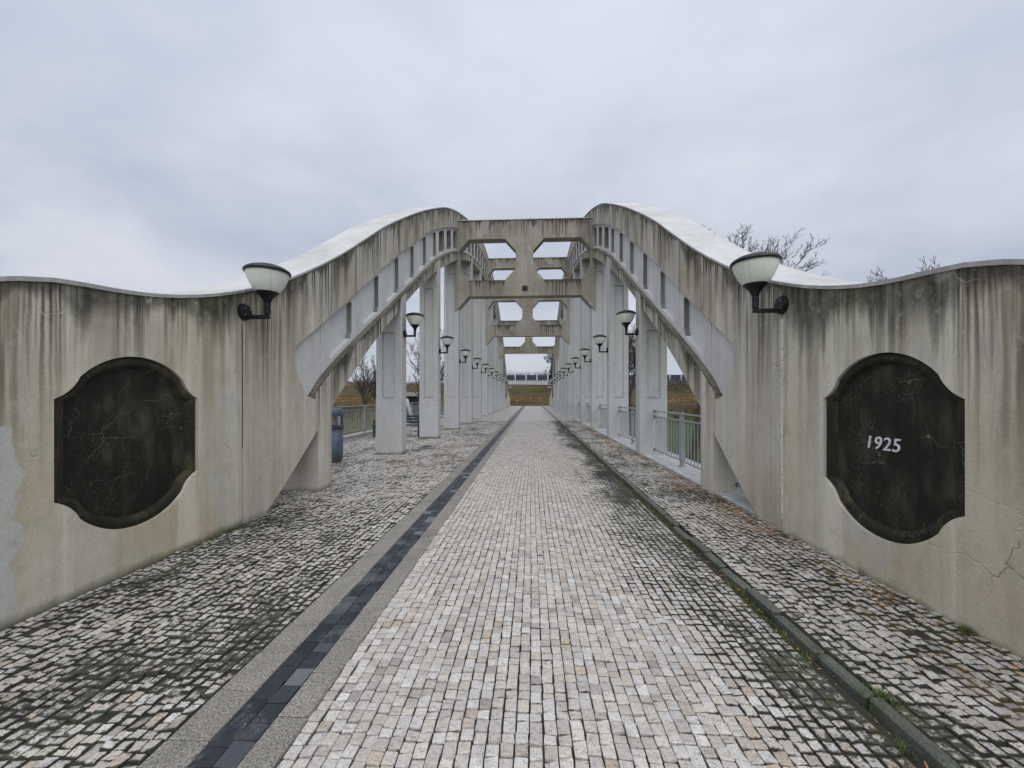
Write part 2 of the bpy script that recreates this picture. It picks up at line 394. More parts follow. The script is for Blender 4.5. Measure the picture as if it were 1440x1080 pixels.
def cobble_mat(name, bias, xlo=None, xhi=None, gain=0.0, orange=False, near=0.0, moss_col=(0.020, 0.022, 0.013)):
    m, nt, b = new_mat(name)
    P = N(nt, 'ShaderNodeNewGeometry').outputs['Position']
    edge = N(nt, 'ShaderNodeAttribute', attribute_name='edge').outputs['Fac']
    rnd = N(nt, 'ShaderNodeAttribute', attribute_name='rnd').outputs['Fac']
    oi = N(nt, 'ShaderNodeObjectInfo').outputs['Random']
    r = math_n(nt, 'FRACT', math_n(nt, 'ADD', rnd, math_n(nt, 'MULTIPLY', oi, 7.13)))
    col = ramp(nt, r, STONES)
    r2 = math_n(nt, 'FRACT', math_n(nt, 'MULTIPLY', r, 37.7))
    col = mixc(nt, 0.34, col, ramp(nt, r2, [(0, 0.62), (1, 1.0)]), 'MULTIPLY')
    sp = noise_n(nt, scaled(nt, P, (1, 1.5, 1)), 120, 3, 0.75)
    sp2 = noise_n(nt, scaled(nt, P, (1, 1.7, 1)), 52, 4, 0.7)
    col = mixc(nt, math_n(nt, 'MULTIPLY', sstep(nt, sp, 0.52, 0.64), 0.6), col, (0.14, 0.13, 0.125))
    col = mixc(nt, math_n(nt, 'MULTIPLY', sstep(nt, sp2, 0.54, 0.68), 0.6), col, (0.12, 0.11, 0.10))
    pit = sstep(nt, noise_n(nt, scaled(nt, P, (1, 1.6, 1), (7, 1, 0)), 46, 4, 0.75), 0.585, 0.635)
    col = mixc(nt, math_n(nt, 'MULTIPLY', pit, 0.62), col, (0.105, 0.092, 0.082))
    sm = noise_n(nt, scaled(nt, P, (1, 1.3, 1), (2, 8, 0)), 9.0, 5, 0.7)
    col = mixc(nt, math_n(nt, 'MULTIPLY', sstep(nt, sm, 0.50, 0.72), 0.42), col, (0.20, 0.175, 0.155))
    mm = moss_mask(nt, P, bias, xlo, xhi, gain, near)
    # dirt creeps from the joint over the stone where moss is thick
    t = math_n(nt, 'ADD', math_n(nt, 'MULTIPLY', edge, 0.36), math_n(nt, 'MULTIPLY', sp2, 0.30))
    t = math_n(nt, 'ADD', t, math_n(nt, 'MULTIPLY', mm, 1.0))
    t = math_n(nt, 'ADD', t, math_n(nt, 'MULTIPLY', noise_n(nt, P, 24, 5, 0.72), 0.66))
    f = sstep(nt, t, 1.27, 1.39)
    mc = moss_col
    gn = sstep(nt, noise_n(nt, P, 2.1, 4, 0.6), 0.50, 0.66)
    mcol = mixc(nt, math_n(nt, 'MULTIPLY', gn, 0.8), mc, (0.040, 0.052, 0.016))
    if orange:
        px = N(nt, 'ShaderNodeSeparateXYZ', i_0=P).outputs[0]
        og = math_n(nt, 'MULTIPLY', sstep(nt, noise_n(nt, scaled(nt, P, (1, 0.6, 1), (9, 2, 0)), 2.4, 5, 0.65), 0.46, 0.58), sstep(nt, px, 1.95, 2.5))
        mcol = mixc(nt, og, mcol, (0.17, 0.105, 0.035))
        f = math_n(nt, 'MAXIMUM', f, math_n(nt, 'MULTIPLY', og, sstep(nt, math_n(nt, 'ADD', edge, sp2), 0.6, 1.1)))
    col = mixc(nt, math_n(nt, 'MULTIPLY', f, 0.94), col, mcol)
    setin(nt, b, 'Base Color', col)
    setin(nt, b, 'Roughness', math_n(nt, 'ADD', 0.31, math_n(nt, 'MULTIPLY', math_n(nt, 'MAXIMUM', f, math_n(nt, 'MULTIPLY', sp2, 0.6)), 0.40)))
    b.inputs['Specular IOR Level'].default_value = 0.5
    h = math_n(nt, 'ADD', math_n(nt, 'MULTIPLY', noise_n(nt, P, 42, 4, 0.6), 1.0), math_n(nt, 'MULTIPLY', sp, 0.22))
    bump(nt, b, h, 0.9, 0.008)
    return m


def cobble_far(name, bias, xlo=None, xhi=None, gain=0.0):
    """the same paving where the stones are too small to tell apart"""
    m, nt, b = new_mat(name)
    P = N(nt, 'ShaderNodeNewGeometry').outputs['Position']
    s = N(nt, 'ShaderNodeSeparateXYZ', i_0=P)
    gx = math_n(nt, 'DIVIDE', s.outputs[0], 0.0605)
    gy = math_n(nt, 'DIVIDE', s.outputs[1], 0.0605)
    cell = N(nt, 'ShaderNodeCombineXYZ', i_0=math_n(nt, 'FLOOR', gx), i_1=math_n(nt, 'FLOOR', gy))
    wn = N(nt, 'ShaderNodeTexWhiteNoise', i_Vector=cell.outputs[0])
    col = ramp(nt, wn.outputs[0], STONES)
    col = mixc(nt, 0.27, col, (0.42, 0.42, 0.42), 'MULTIPLY')
    ax = math_n(nt, 'ABSOLUTE', math_n(nt, 'SUBTRACT', math_n(nt, 'FRACT', gx), 0.5))
    ay = math_n(nt, 'ABSOLUTE', math_n(nt, 'SUBTRACT', math_n(nt, 'FRACT', gy), 0.5))
    j = sstep(nt, math_n(nt, 'MAXIMUM', ax, ay), 0.40, 0.47)
    mm = moss_mask(nt, P, bias, xlo, xhi, gain)
    f = math_n(nt, 'MAXIMUM', math_n(nt, 'MULTIPLY', j, 0.8), math_n(nt, 'MULTIPLY', sstep(nt, mm, 0.50, 0.74), 0.8))
    col = mixc(nt, f, col, (0.025, 0.025, 0.018))
    setin(nt, b, 'Base Color', col)
    setin(nt, b, 'Roughness', 0.29)
    bump(nt, b, math_n(nt, 'ADD', noise_n(nt, P, 30, 4), math_n(nt, 'MULTIPLY', j, -1.0)), 0.5, 0.008)
    return m


def joint_mat():
    m, nt, b = new_mat('mossy_joint')
    P = N(nt, 'ShaderNodeNewGeometry').outputs['Position']
    n = noise_n(nt, P, 3.0, 6, 0.65)
    f = noise_n(nt, P, 120, 3, 0.7)
    col = ramp(nt, n, [(0.35, (0.030, 0.028, 0.022)), (0.55, (0.040, 0.036, 0.026)), (0.70, (0.045, 0.055, 0.02))])
    col = mixc(nt, 0.6, col, ramp(nt, f, [(0.3, 0.4), (0.7, 1.0)]), 'MULTIPLY')
    setin(nt, b, 'Base Color', col)
    setin(nt, b, 'Roughness', 0.9)
    bump(nt, b, f, 0.8, 0.01)
    return m


def granite_mat(name, base, dark, wet=0.5, green=0.0, sc=190):
    m, nt, b = new_mat(name)
    P = N(nt, 'ShaderNodeNewGeometry').outputs['Position']
    oi = N(nt, 'ShaderNodeObjectInfo').outputs['Random']
    rnd = N(nt, 'ShaderNodeAttribute', attribute_name='rnd').outputs['Fac']
    r = math_n(nt, 'FRACT', math_n(nt, 'ADD', rnd, math_n(nt, 'MULTIPLY', oi, 5.3)))
    n = noise_n(nt, P, sc, 4, 0.8)
    n2 = noise_n(nt, P, 3.2, 5, 0.6)
    col = ramp(nt, n, [(0.40, dark), (0.5, base), (0.60, tuple(min(1, c * 1.75) for c in base))])
    col = mixc(nt, 0.3, col, ramp(nt, r, [(0, 0.6), (1, 1.0)]), 'MULTIPLY')
    col = mixc(nt, math_n(nt, 'MULTIPLY', sstep(nt, n2, 0.45, 0.75), 0.5), col, tuple(c * 0.45 for c in base))
    if green:
        col = mixc(nt, math_n(nt, 'MULTIPLY', sstep(nt, noise_n(nt, P, 7, 5), 0.5, 0.68), green), col, (0.05, 0.062, 0.022))
    setin(nt, b, 'Base Color', col)
    setin(nt, b, 'Roughness', ramp(nt, n2, [(0.35, 0.62 - wet * 0.3), (0.7, 0.8 - wet * 0.3)]))
    bump(nt, b, n, 0.4, 0.003)
    return m


def slate_mat():
    m, nt, b = new_mat('wet_dark_slate')
    P = N(nt, 'ShaderNodeNewGeometry').outputs['Position']
    oi = N(nt, 'ShaderNodeObjectInfo').outputs['Random']
    rnd = N(nt, 'ShaderNodeAttribute', attribute_name='rnd').outputs['Fac']
    r = math_n(nt, 'FRACT', math_n(nt, 'ADD', rnd, math_n(nt, 'MULTIPLY', oi, 5.3)))
    col = ramp(nt, r, [(0, (0.012, 0.016, 0.025)), (0.35, (0.020, 0.026, 0.038)), (0.6, (0.034, 0.041, 0.056)), (0.80, (0.065, 0.071, 0.088)), (0.90, (0.14, 0.145, 0.16))], 'CONSTANT')
    rot = scaled(nt, P, (26, 11, 9))
    n = noise_n(nt, rot, 1.0, 6, 0.7, 2.2)
    v = math_n(nt, 'SUBTRACT', 1.0, sstep(nt, math_n(nt, 'ABSOLUTE', math_n(nt, 'SUBTRACT', n, 0.5)), 0.0, 0.035))
    gate = sstep(nt, noise_n(nt, P, 6, 3), 0.5, 0.62)
    col = mixc(nt, math_n(nt, 'MULTIPLY', math_n(nt, 'MULTIPLY', v, gate), 0.6), col, (0.25, 0.26, 0.28))
    col = mixc(nt, 0.5, col, ramp(nt, noise_n(nt, P, 60, 4, 0.7), [(0.3, 0.4), (0.7, 1.0)]), 'MULTIPLY')
    setin(nt, b, 'Base Color', col)
    setin(nt, b, 'Roughness', ramp(nt, noise_n(nt, P, 14, 5), [(0.35, 0.28), (0.65, 0.6)]))
    bump(nt, b, n, 0.5, 0.006)
    return m


def ground_mat():
    m, nt, b = new_mat('winter_grass_ground')
    P = N(nt, 'ShaderNodeNewGeometry').outputs['Position']
    s = N(nt, 'ShaderNodeSeparateXYZ', i_0=P)
    n1 = noise_n(nt, scaled(nt, P, (0.25, 0.5, 1)), 0.5, 7, 0.65)
    n2 = noise_n(nt, P, 2.2, 6, 0.7)
    field = mixc(nt, sstep(nt, s.outputs[0], -6, 6), (0.085, 0.092, 0.03), (0.05, 0.088, 0.026))
    bank = ramp(nt, n1, [(0.32, (0.036, 0.027, 0.013)), (0.5, (0.078, 0.058, 0.024)), (0.68, (0.058, 0.056, 0.022))])
    col = mixc(nt, sstep(nt, s.outputs[1], 56, 66), field, bank)
    col = mixc(nt, math_n(nt, 'MULTIPLY', sstep(nt, n2, 0.45, 0.72), 0.55), col, (0.055, 0.042, 0.018))
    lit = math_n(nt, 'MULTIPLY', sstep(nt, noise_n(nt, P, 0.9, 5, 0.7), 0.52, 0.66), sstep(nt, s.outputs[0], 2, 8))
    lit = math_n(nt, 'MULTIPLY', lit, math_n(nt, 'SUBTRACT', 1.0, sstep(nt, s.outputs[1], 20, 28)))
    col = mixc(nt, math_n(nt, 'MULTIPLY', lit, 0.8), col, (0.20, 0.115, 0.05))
    setin(nt, b, 'Base Color', col)
    setin(nt, b, 'Roughness', 0.95)
    b.inputs['Specular IOR Level'].default_value = 0.2
    bump(nt, b, math_n(nt, 'ADD', n2, noise_n(nt, P, 14, 4)), 0.8, 0.12)
    return m


M['cob_road'] = cobble_mat('cobble_road', -0.015, 0.35, 1.6, 0.30)
M['cob_left'] = cobble_mat('cobble_pavement', 0.115, near=0.125)
M['cob_right'] = cobble_mat('cobble_sidewalk', 0.135, orange=True, near=0.09)
M['far_road'] = cobble_far('cobble_road_far', -0.06, 0.9, 1.62, 0.16)
M['far_left'] = cobble_far('cobble_pavement_far', 0.03)
M['far_right'] = cobble_far('cobble_sidewalk_far', 0.05)
M['joint'] = joint_mat()
M['granite'] = granite_mat('grey_granite', (0.225, 0.212, 0.19), (0.06, 0.058, 0.053), 0.75, 0.2, 110)
M['kerb'] = granite_mat('green_grey_kerb', (0.105, 0.112, 0.095), (0.045, 0.05, 0.042), 0.85, 0.7, 120)
M['slate'] = slate_mat()
M['slab'] = granite_mat('pale_wet_slab', (0.42, 0.43, 0.43), (0.32, 0.33, 0.33), 0.9, 0.15, 40)
M['ground'] = ground_mat()

# ================================================================== builders


def link(name, mesh, mat=None, parent=None):
    o = bpy.data.objects.new(name, mesh)
    COL.objects.link(o)
    if mat is not None:
        for x in (mat if isinstance(mat, (list, tuple)) else [mat]):
            mesh.materials.append(x)
    if parent is not None:
        o.parent = parent
        o.matrix_parent_inverse = parent.matrix_basis.inverted() if parent.parent is None else Matrix.Identity(4)
    return o


def mesh_from_bm(name, bm, smooth=False):
    me = bpy.data.meshes.new(name)
    bm.normal_update()
    bm.to_mesh(me)
    bm.free()
    if smooth:
        me.polygons.foreach_set('use_smooth', [True] * len(me.polygons))
    return me


def obj(name, bm, mat, parent=None, smooth=False, fix=True):
    if fix:
        bmesh.ops.recalc_face_normals(bm, faces=bm.faces)
    return link(name, mesh_from_bm(name, bm, smooth), mat, parent)


def thing(name, label, cat, loc=(0, 0, 0), rz=0.0, group=None):
    o = bpy.data.objects.new(name, None)
    o.empty_display_size = 0.2
    o.location = loc
    o.rotation_euler = (0, 0, rz)
    COL.objects.link(o)
    return tag(o, label, cat, group)


def tag(o, label=None, cat=None, group=None, kind=None):
    if label:
        o['label'] = label
    if cat:
        o['category'] = cat
    if group:
        o['group'] = group
    if kind:
        o['kind'] = kind
    return o


def local(o, parent):
    """child given in its parent's own coordinates"""
    o.parent = parent
    o.matrix_parent_inverse = Matrix.Identity(4)
    return o


def copy_tree(o, parent=None):
    c = o.copy()
    COL.objects.link(c)
    if parent is not None:
        c.parent = parent
    for ch in list(o.children):
        copy_tree(ch, c)
    return c


def add_box(bm, x0, x1, y0, y1, z0, z1, bevel=0.0):
    vs = [bm.verts.new(p) for p in ((x0, y0, z0), (x1, y0, z0), (x1, y1, z0), (x0, y1, z0), (x0, y0, z1), (x1, y0, z1), (x1, y1, z1), (x0, y1, z1))]
    fs = [bm.faces.new([vs[i] for i in f]) for f in ((0, 3, 2, 1), (4, 5, 6, 7), (0, 1, 5, 4), (1, 2, 6, 5), (2, 3, 7, 6), (3, 0, 4, 7))]
    if bevel:
        es = list({e for f in fs for e in f.edges})
        bmesh.ops.bevel(bm, geom=es, offset=bevel, segments=1, affect='EDGES')
    return vs


def add_tube(bm, pts, rad, n=8, cap=True):
    pts = [Vector(p) for p in pts]
    rads = rad if isinstance(rad, (list, tuple)) else [rad] * len(pts)
    rings = []
    ref = None
    for i, p in enumerate(pts):
        d = (pts[min(i + 1, len(pts) - 1)] - pts[max(i - 1, 0)]).normalized()
        if ref is None or abs(d.dot(ref)) > 0.95:
            ref = Vector((0, 0, 1)) if abs(d.z) < 0.9 else Vector((1, 0, 0))
        a = d.cross(ref).normalized()
        c = d.cross(a).normalized()
        rings.append([bm.verts.new(p + (a * math.cos(2 * math.pi * k / n) + c * math.sin(2 * math.pi * k / n)) * rads[i]) for k in range(n)])
    for r0, r1 in zip(rings, rings[1:]):
        for k in range(n):
            bm.faces.new((r0[k], r0[(k + 1) % n], r1[(k + 1) % n], r1[k]))
    if cap:
        bm.faces.new(rings[0])
        bm.faces.new(rings[-1])


def add_lathe(bm, prof, n=24, c=(0, 0, 0), cap=True):
    c = Vector(c)
    rings = []
    for r, z in prof:
        rings.append([bm.verts.new(c + Vector((r * math.cos(2 * math.pi * k / n), r * math.sin(2 * math.pi * k / n), z))) for k in range(n)])
    for r0, r1 in zip(rings, rings[1:]):
        for k in range(n):
            bm.faces.new((r0[k], r0[(k + 1) % n], r1[(k + 1) % n], r1[k]))
    if cap:
        bm.faces.new(rings[0])
        bm.faces.new(rings[-1])


def pchip(pts):
    X = [p[0] for p in pts]
    Y = [p[1] for p in pts]
    n = len(X)
    h = [X[i + 1] - X[i] for i in range(n - 1)]
    d = [(Y[i + 1] - Y[i]) / h[i] for i in range(n - 1)]
    m = [0.0] * n
    for i in range(1, n - 1):
        if d[i - 1] * d[i] > 0:
            w1 = 2 * h[i] + h[i - 1]
            w2 = h[i] + 2 * h[i - 1]
            m[i] = (w1 + w2) / (w1 / d[i - 1] + w2 / d[i])
    m[0], m[-1] = d[0], d[-1]

    def f(x):
        if x <= X[0]:
            return Y[0] + m[0] * (x - X[0])
        if x >= X[-1]:
            return Y[-1] + m[-1] * (x - X[-1])
        i = 0
        while x > X[i + 1]:
            i += 1
        t = (x - X[i]) / h[i]
        return (Y[i] * (1 + 2 * t) * (1 - t) ** 2 + m[i] * h[i] * t * (1 - t) ** 2 + Y[i + 1] * t * t * (3 - 2 * t) + m[i + 1] * h[i] * t * t * (t - 1))
    return f


YC = 29.72                           # mid span
PITCH = 3.92                         # pillar spacing
XL, XR = -3.40, 2.73                 # inner faces of the two arches
XC = 0.5 * (XL + XR)
W = 0.72                             # arch thickness
JOINT = 4.385


def mirror(pts):
    return pts + [(2 * YC - y, z) for y, z in reversed(pts) if y < YC - 1e-6]


f_top = pchip(mirror([(-4, 1.5), (0, 1.60), (1.2, 1.80), (1.9, 2.07), (2.29, 2.235), (2.5, 2.295), (2.65, 2.325), (2.91, 2.345), (3.25, 2.385), (3.56, 2.45), (3.94, 2.56), (4.45, 2.75), (5.04, 3.02), (5.75, 3.41), (6.57, 3.91), (7.63, 4.62), (8.68, 5.34), (10.17, 6.26), (11.12, 6.82), (13.17, 7.95), (15.43, 9.08), (17.71, 9.99), (19.63, 10.64), (20.99, 11.04), (23.5, 11.65), (26.5, 12.18), (YC, 12.35)]))
f_ub = pchip(mirror([(5.42, 2.23), (6.36, 2.84), (7.56, 3.66), (8.68, 4.44), (9.62, 5.07), (11.12, 6.00), (12.27, 6.72), (13.67, 7.48), (15.43, 8.31), (17.53, 9.19), (20.5, 10.2), (24, 11.05), (27, 11.5), (YC, 11.62)]))
f_lb = pchip(mirror([(5.80, 1.475), (6.11, 1.735), (7.25, 2.49), (8.68, 3.35), (10.79, 4.62), (12.27, 5.52), (13.88, 6.46), (15.43, 7.22), (17.36, 8.05), (20.5, 9.08), (24, 9.9), (27, 10.32), (YC, 10.45)]))
f_so = pchip(mirror([(4.76, -0.02), (5.12, 0.25), (6.03, 1.0), (6.45, 1.35), (8.08, 2.6), (10.0, 3.85), (11.12, 4.55), (12.27, 5.22), (13.78, 6.02), (15.43, 6.82), (17.71, 7.8), (20.5, 8.76), (24, 9.55), (27, 9.95), (YC, 10.07)]))


def f_lt(y):
    return f_lb(y) + 0.05


def yrange(a, b, step=0.35):
    n = max(2, int(math.ceil(abs(b - a) / step)) + 1)
    return [a + (b - a) * i / (n - 1) for i in range(n)]


def slab_bm(outer, holes, d0, d1, tf, back=True, axis='Y', cut=0.35):
    """solid of a flat outline (p, z) between depths d0 and d1. tf maps (p, z, d) to world."""
    bm = bmesh.new()
    loops = [outer] + holes
    flat = [p for lp in loops for p in lp]
    tris = tessellate_polygon([[Vector((p[0], p[1], 0)) for p in lp] for lp in loops])
    fr = [bm.verts.new((p[0], p[1], d0)) for p in flat]
    bk = [bm.verts.new((p[0], p[1], d1)) for p in flat]
    for t in tris:
        try:
            bm.faces.new([fr[i] for i in t])
            if back:
                bm.faces.new([bk[i] for i in t])
        except ValueError:
            pass
    k = 0
    for lp in loops:
        n = len(lp)
        for i in range(n):
            a, b = k + i, k + (i + 1) % n
            bm.faces.new((fr[a], fr[b], bk[b], bk[a]))
        k += n
    if cut:
        ps = [p[0] for p in outer]
        y = math.floor(min(ps) / cut) * cut + cut
        while y < max(ps):
            bmesh.ops.bisect_plane(bm, geom=bm.verts[:] + bm.edges[:] + bm.faces[:], plane_co=(y, 0, 0), plane_no=(1, 0, 0), dist=1e-5)
            y += cut
    return bm


def finish(name, bm, tf, topfn, mat, parent, smooth=False):
    uvl = bm.loops.layers.uv.new('run')
    for f in bm.faces:
        c = f.calc_center_median()
        for l in f.loops:
            p = l.vert.co
            l[uvl].uv = (p.x + p.z * 0.9, topfn(p.x, p.y, c))
    for v in bm.verts:
        v.co = tf(v.co)
    return obj(name, bm, mat, parent, smooth)


def side_tf(s):
    X0 = XL if s < 0 else XR

    def tf(co):
        return Vector((X0 + s * co.z, co.x, co.y))
    return tf


def box_uv(bm, ztop, ufn=lambda p: p.x + p.y):
    uvl = bm.loops.layers.uv.new('run')
    for f in bm.faces:
        for l in f.loops:
            p = l.vert.co
            l[uvl].uv = (ufn(p), ztop - p.z)


# ================================================================== ground and setting


def smooth(a, b, x):
    t = min(1, max(0, (x - a) / (b - a)))
    return t * t * (3 - 2 * t)


def terrain(x, y):
    z = -0.75 - 2.3 * smooth(2, 13, y)
    z += 2.55 * smooth(52, 63, y)
    z += 5.3 * smooth(68, 104, y) * (0.5 + 0.5 * smooth(60, 100, y))
    z += 0.18 * (mnoise.noise(Vector((x * 0.09, y * 0.09, 3.1)))) + 0.5 * smooth(110, 300, y) * mnoise.noise(Vector((x * 0.01, y * 0.01, 1)))
    return z


def build_terrain():
    xs = [-3000, -1500, -700, -350, -200, -130] + list(np.arange(-90, 91, 2.0)) + [130, 200, 350, 700, 1500, 3000]
    ys = [-600, -200, -80, -40, -20, -10] + list(np.arange(-4, 120, 1.6)) + [126, 135, 150, 180, 230, 320, 500, 900, 1800, 3500]
    v = [(x, y, terrain(x, y)) for y in ys for x in xs]
    nx = len(xs)
    f = [(j * nx + i, j * nx + i + 1, (j + 1) * nx + i + 1, (j + 1) * nx + i) for j in range(len(ys) - 1) for i in range(nx - 1)]
    me = bpy.data.meshes.new('ground')
    me.from_pydata(v, [], f)
    me.polygons.foreach_set('use_smooth', [True] * len(f))
    tag(link('ground', me, M['ground']), kind='structure')


build_terrain()

FAR = 24.0            # to here the paving is stone by stone
END = 62.5
S0 = 0.35
XK0, XK1 = 1.615, 1.700   # kerb
ZS = 0.036                # sidewalk level


def paving(name, x0, x1, z, far_mat, x0b=None, ylim=None):
    """bed under the stones, then the distant surface flush with their tops"""
    bm = bmesh.new()
    for (a, b, zz, mi) in ((-4.0, S0, z, 1), (S0, FAR, z - 0.0125, 0), (FAR, END, z, 1)):
        xa = x0
        vs = [bm.verts.new(p) for p in ((xa, a, zz), (x1, a, zz), (x1, b, zz), (xa, b, zz))]
        bm.faces.new(vs).material_index = mi
        lo = [bm.verts.new((p.co.x, p.co.y, -0.5)) for p in vs]
        for i in range(4):
            bm.faces.new((vs[i], vs[(i + 1) % 4], lo[(i + 1) % 4], lo[i])).material_index = 0
    o = obj(name, bm, [M['joint'], far_mat], fix=True)
    return tag(o, kind='structure')


road = paving('road', -1.04, XK0, 0.0, M['far_road'])
pavement = paving('pavement', -6.40, -1.60, 0.0, M['far_left'])
sidewalk = paving('sidewalk', XK1, 2.76, ZS, M['far_right'])
# granite strip bed
bm = bmesh.new()
add_box(bm, -1.598, -1.042, -4.0, END, -0.5, -0.03)
strip = tag(obj('road_strip', bm, M['joint']), kind='structure')
bm = bmesh.new()
add_box(bm, XK0 + 0.003, XK1 - 0.003, -4.0, END, -0.5, -0.03)
kerb = tag(obj('kerb', bm, M['joint']), kind='structure')
# deck slab and its edges
bm = bmesh.new()
add_box(bm, -6.75, 3.72, 4.6, 56.5, -0.72, -0.52)
tag(obj('bridge_deck', bm, M['pillar']), kind='structure')
bm = bmesh.new()
add_box(bm, 2.765, 3.62, 4.6, 56.0, -0.5, 0.062, 0.01)
o = tag(obj('deck_edge_slab', bm, M['slab']), kind='structure')
bm = bmesh.new()
add_box(bm, -6.72, -6.405, 5.0, 56.0, -0.5, 0.12, 0.01)
o = tag(obj('deck_edge_kerb', bm, M['coping']), kind='structure')
bm = bmesh.new()
for y0, y1 in ((3.4, 4.9), (54.6, 56.4)):
    add_box(bm, -6.8, 3.75, y0, y1, -3.6, -0.52)
tag(obj('bridge_abutment', bm, M['pillar']), kind='structure')


def project(x, y, z):
    th = math.atan(28 / 545.0)
    c, s = math.cos(th), math.sin(th)
    dz = -s * x + c * y
    if dz < 0.2:
        return None
    u = 720 + 545 * (c * x + s * y) / dz
    v = 558 - 545 * (z - 1.5) / dz
    return u, v, dz


def stone_field(x0, x1, y0, y1, w=0.0605, jit=1.0, seed=0):
    r = np.random.default_rng(seed)
    n = max(1, int(round((x1 - x0) / w)))
    cw = (x1 - x0) / n
    ny = int((y1 - y0) / w)
    base = y0 + np.arange(ny + 1) * ((y1 - y0) / ny)
    base = base + r.normal(0, 0.003, ny + 1)
    out = []
    drift = r.uniform(-0.02, 0.02)
    for i in range(n):
        drift = drift * 0.85 + r.normal(0, 0.009)
        e = base + drift + r.normal(0, 0.0042 * jit, ny + 1)
        # every so often a longer or shorter stone shifts the joint
        e[1:-1] += np.where(r.random(ny - 1) < 0.22, r.normal(0, 0.011, ny - 1), 0)
        cx = x0 + (i + 0.5) * cw + 0.006 * np.sin(base * 1.3 + 0.25 * i) * min(1, i, n - 1 - i)
        g = 0.0010 + 0.0013 * r.random(ny) * jit
        hl = np.maximum((e[1:] - e[:-1]) * 0.5 - g, 0.016)
        hw = cw * 0.5 - 0.0012 - 0.0014 * r.random(ny) * jit
        c = np.stack([cx[:-1] + r.normal(0, 0.0012 * jit, ny), 0.5 * (e[1:] + e[:-1]), hw, hl], 1)
        out.append(c)
    return np.concatenate(out)


def ring_dirs(n):
    if n == 4:
        return np.array([(-1, -1), (1, -1), (1, 1), (-1, 1)], float)
    k = 0.88
    return np.array([(-1, -k), (-k, -1), (k, -1), (1, -k), (1, k), (k, 1), (-k, 1), (-1, k)], float)


def stones_mesh(name, S, z, n, jit, seed):
    """S rows: cx, cy, half width, half length"""
    r = np.random.default_rng(seed)
    m = len(S)
    d = ring_dirs(n)
    jx = 1 + r.normal(0, 0.045 * jit, (m, n))
    jy = 1 + r.normal(0, 0.045 * jit, (m, n))
    rot = r.normal(0, 0.03 * jit, m)
    hz = z + r.normal(0, 0.0024 * jit, m) + (np.array([sag(a[0], a[1]) for a in S]) if m > 1 else 0)
    tx, ty = r.normal(0, 0.035 * jit, m), r.normal(0, 0.035 * jit, m)
    V = []
    rings = ((1.0, -0.020, 1.35), (0.950, -0.0010, 0.62), (0.60, 0.0, 0.15)) if n > 4 else ((1.0, -0.020, 1.35), (0.93, 0.0, 0.45))
    nr = len(rings)
    for k, (shr, dz, ee) in enumerate(rings):
        ox = d[None, :, 0] * S[:, 2:3] * jx * shr
        oy = d[None, :, 1] * S[:, 3:4] * jy * shr
        X = ox - oy * rot[:, None]
        Y = oy + ox * rot[:, None]
        Z = hz[:, None] + dz + (X * tx[:, None] + Y * ty[:, None]) * (k > 0) + (r.normal(0, 0.0009, (m, n)) if k > 0 and n > 4 else 0)
        V.append(np.stack([X + S[:, 0:1], Y + S[:, 1:2], Z], 2))
    V = np.concatenate(V, 1)
    nv = nr * n
    F4 = np.array([(q * n + i, q * n + (i + 1) % n, (q + 1) * n + (i + 1) % n, (q + 1) * n + i) for q in range(nr - 1) for i in range(n)])
    FT = np.array([[(nr - 1) * n + i for i in range(n)]])
    off = (np.arange(m) * nv)[:, None, None]
    f4 = (F4[None] + off).reshape(-1, 4)
    f3 = (FT[None] + off).reshape(-1, n)
    me = bpy.data.meshes.new(name)
    me.vertices.add(m * nv)
    me.vertices.foreach_set('co', V.reshape(-1))
    li = np.concatenate([f4.reshape(-1), f3.reshape(-1)]).astype(np.int32)
    me.loops.add(len(li))
    me.loops.foreach_set('vertex_index', li)
    tot = np.concatenate([np.full(len(f4), 4), np.full(len(f3), n)]).astype(np.int32)
    st = np.concatenate([[0], np.cumsum(tot)[:-1]]).astype(np.int32)
    me.polygons.add(len(tot))
    me.polygons.foreach_set('loop_start', st)
    me.polygons.foreach_set('loop_total', tot)
    me.update(calc_edges=True)
    me.polygons.foreach_set('use_smooth', [False] * len(me.polygons))
    e = np.tile(np.concatenate([np.full(n, q[2]) for q in rings]), m)
    me.attributes.new('edge', 'FLOAT', 'POINT').data.foreach_set('value', e.astype(np.float32))
    rr = np.repeat(r.random(m), nv)
    me.attributes.new('rnd', 'FLOAT', 'POINT').data.foreach_set('value', rr.astype(np.float32))
    return me


def sag(x, y):
    return 0.007 * mnoise.noise(Vector((x * 1.1, y * 0.8, 4.0))) + 0.003 * mnoise.noise(Vector((x * 4.0, y * 4.0, 1.0)))


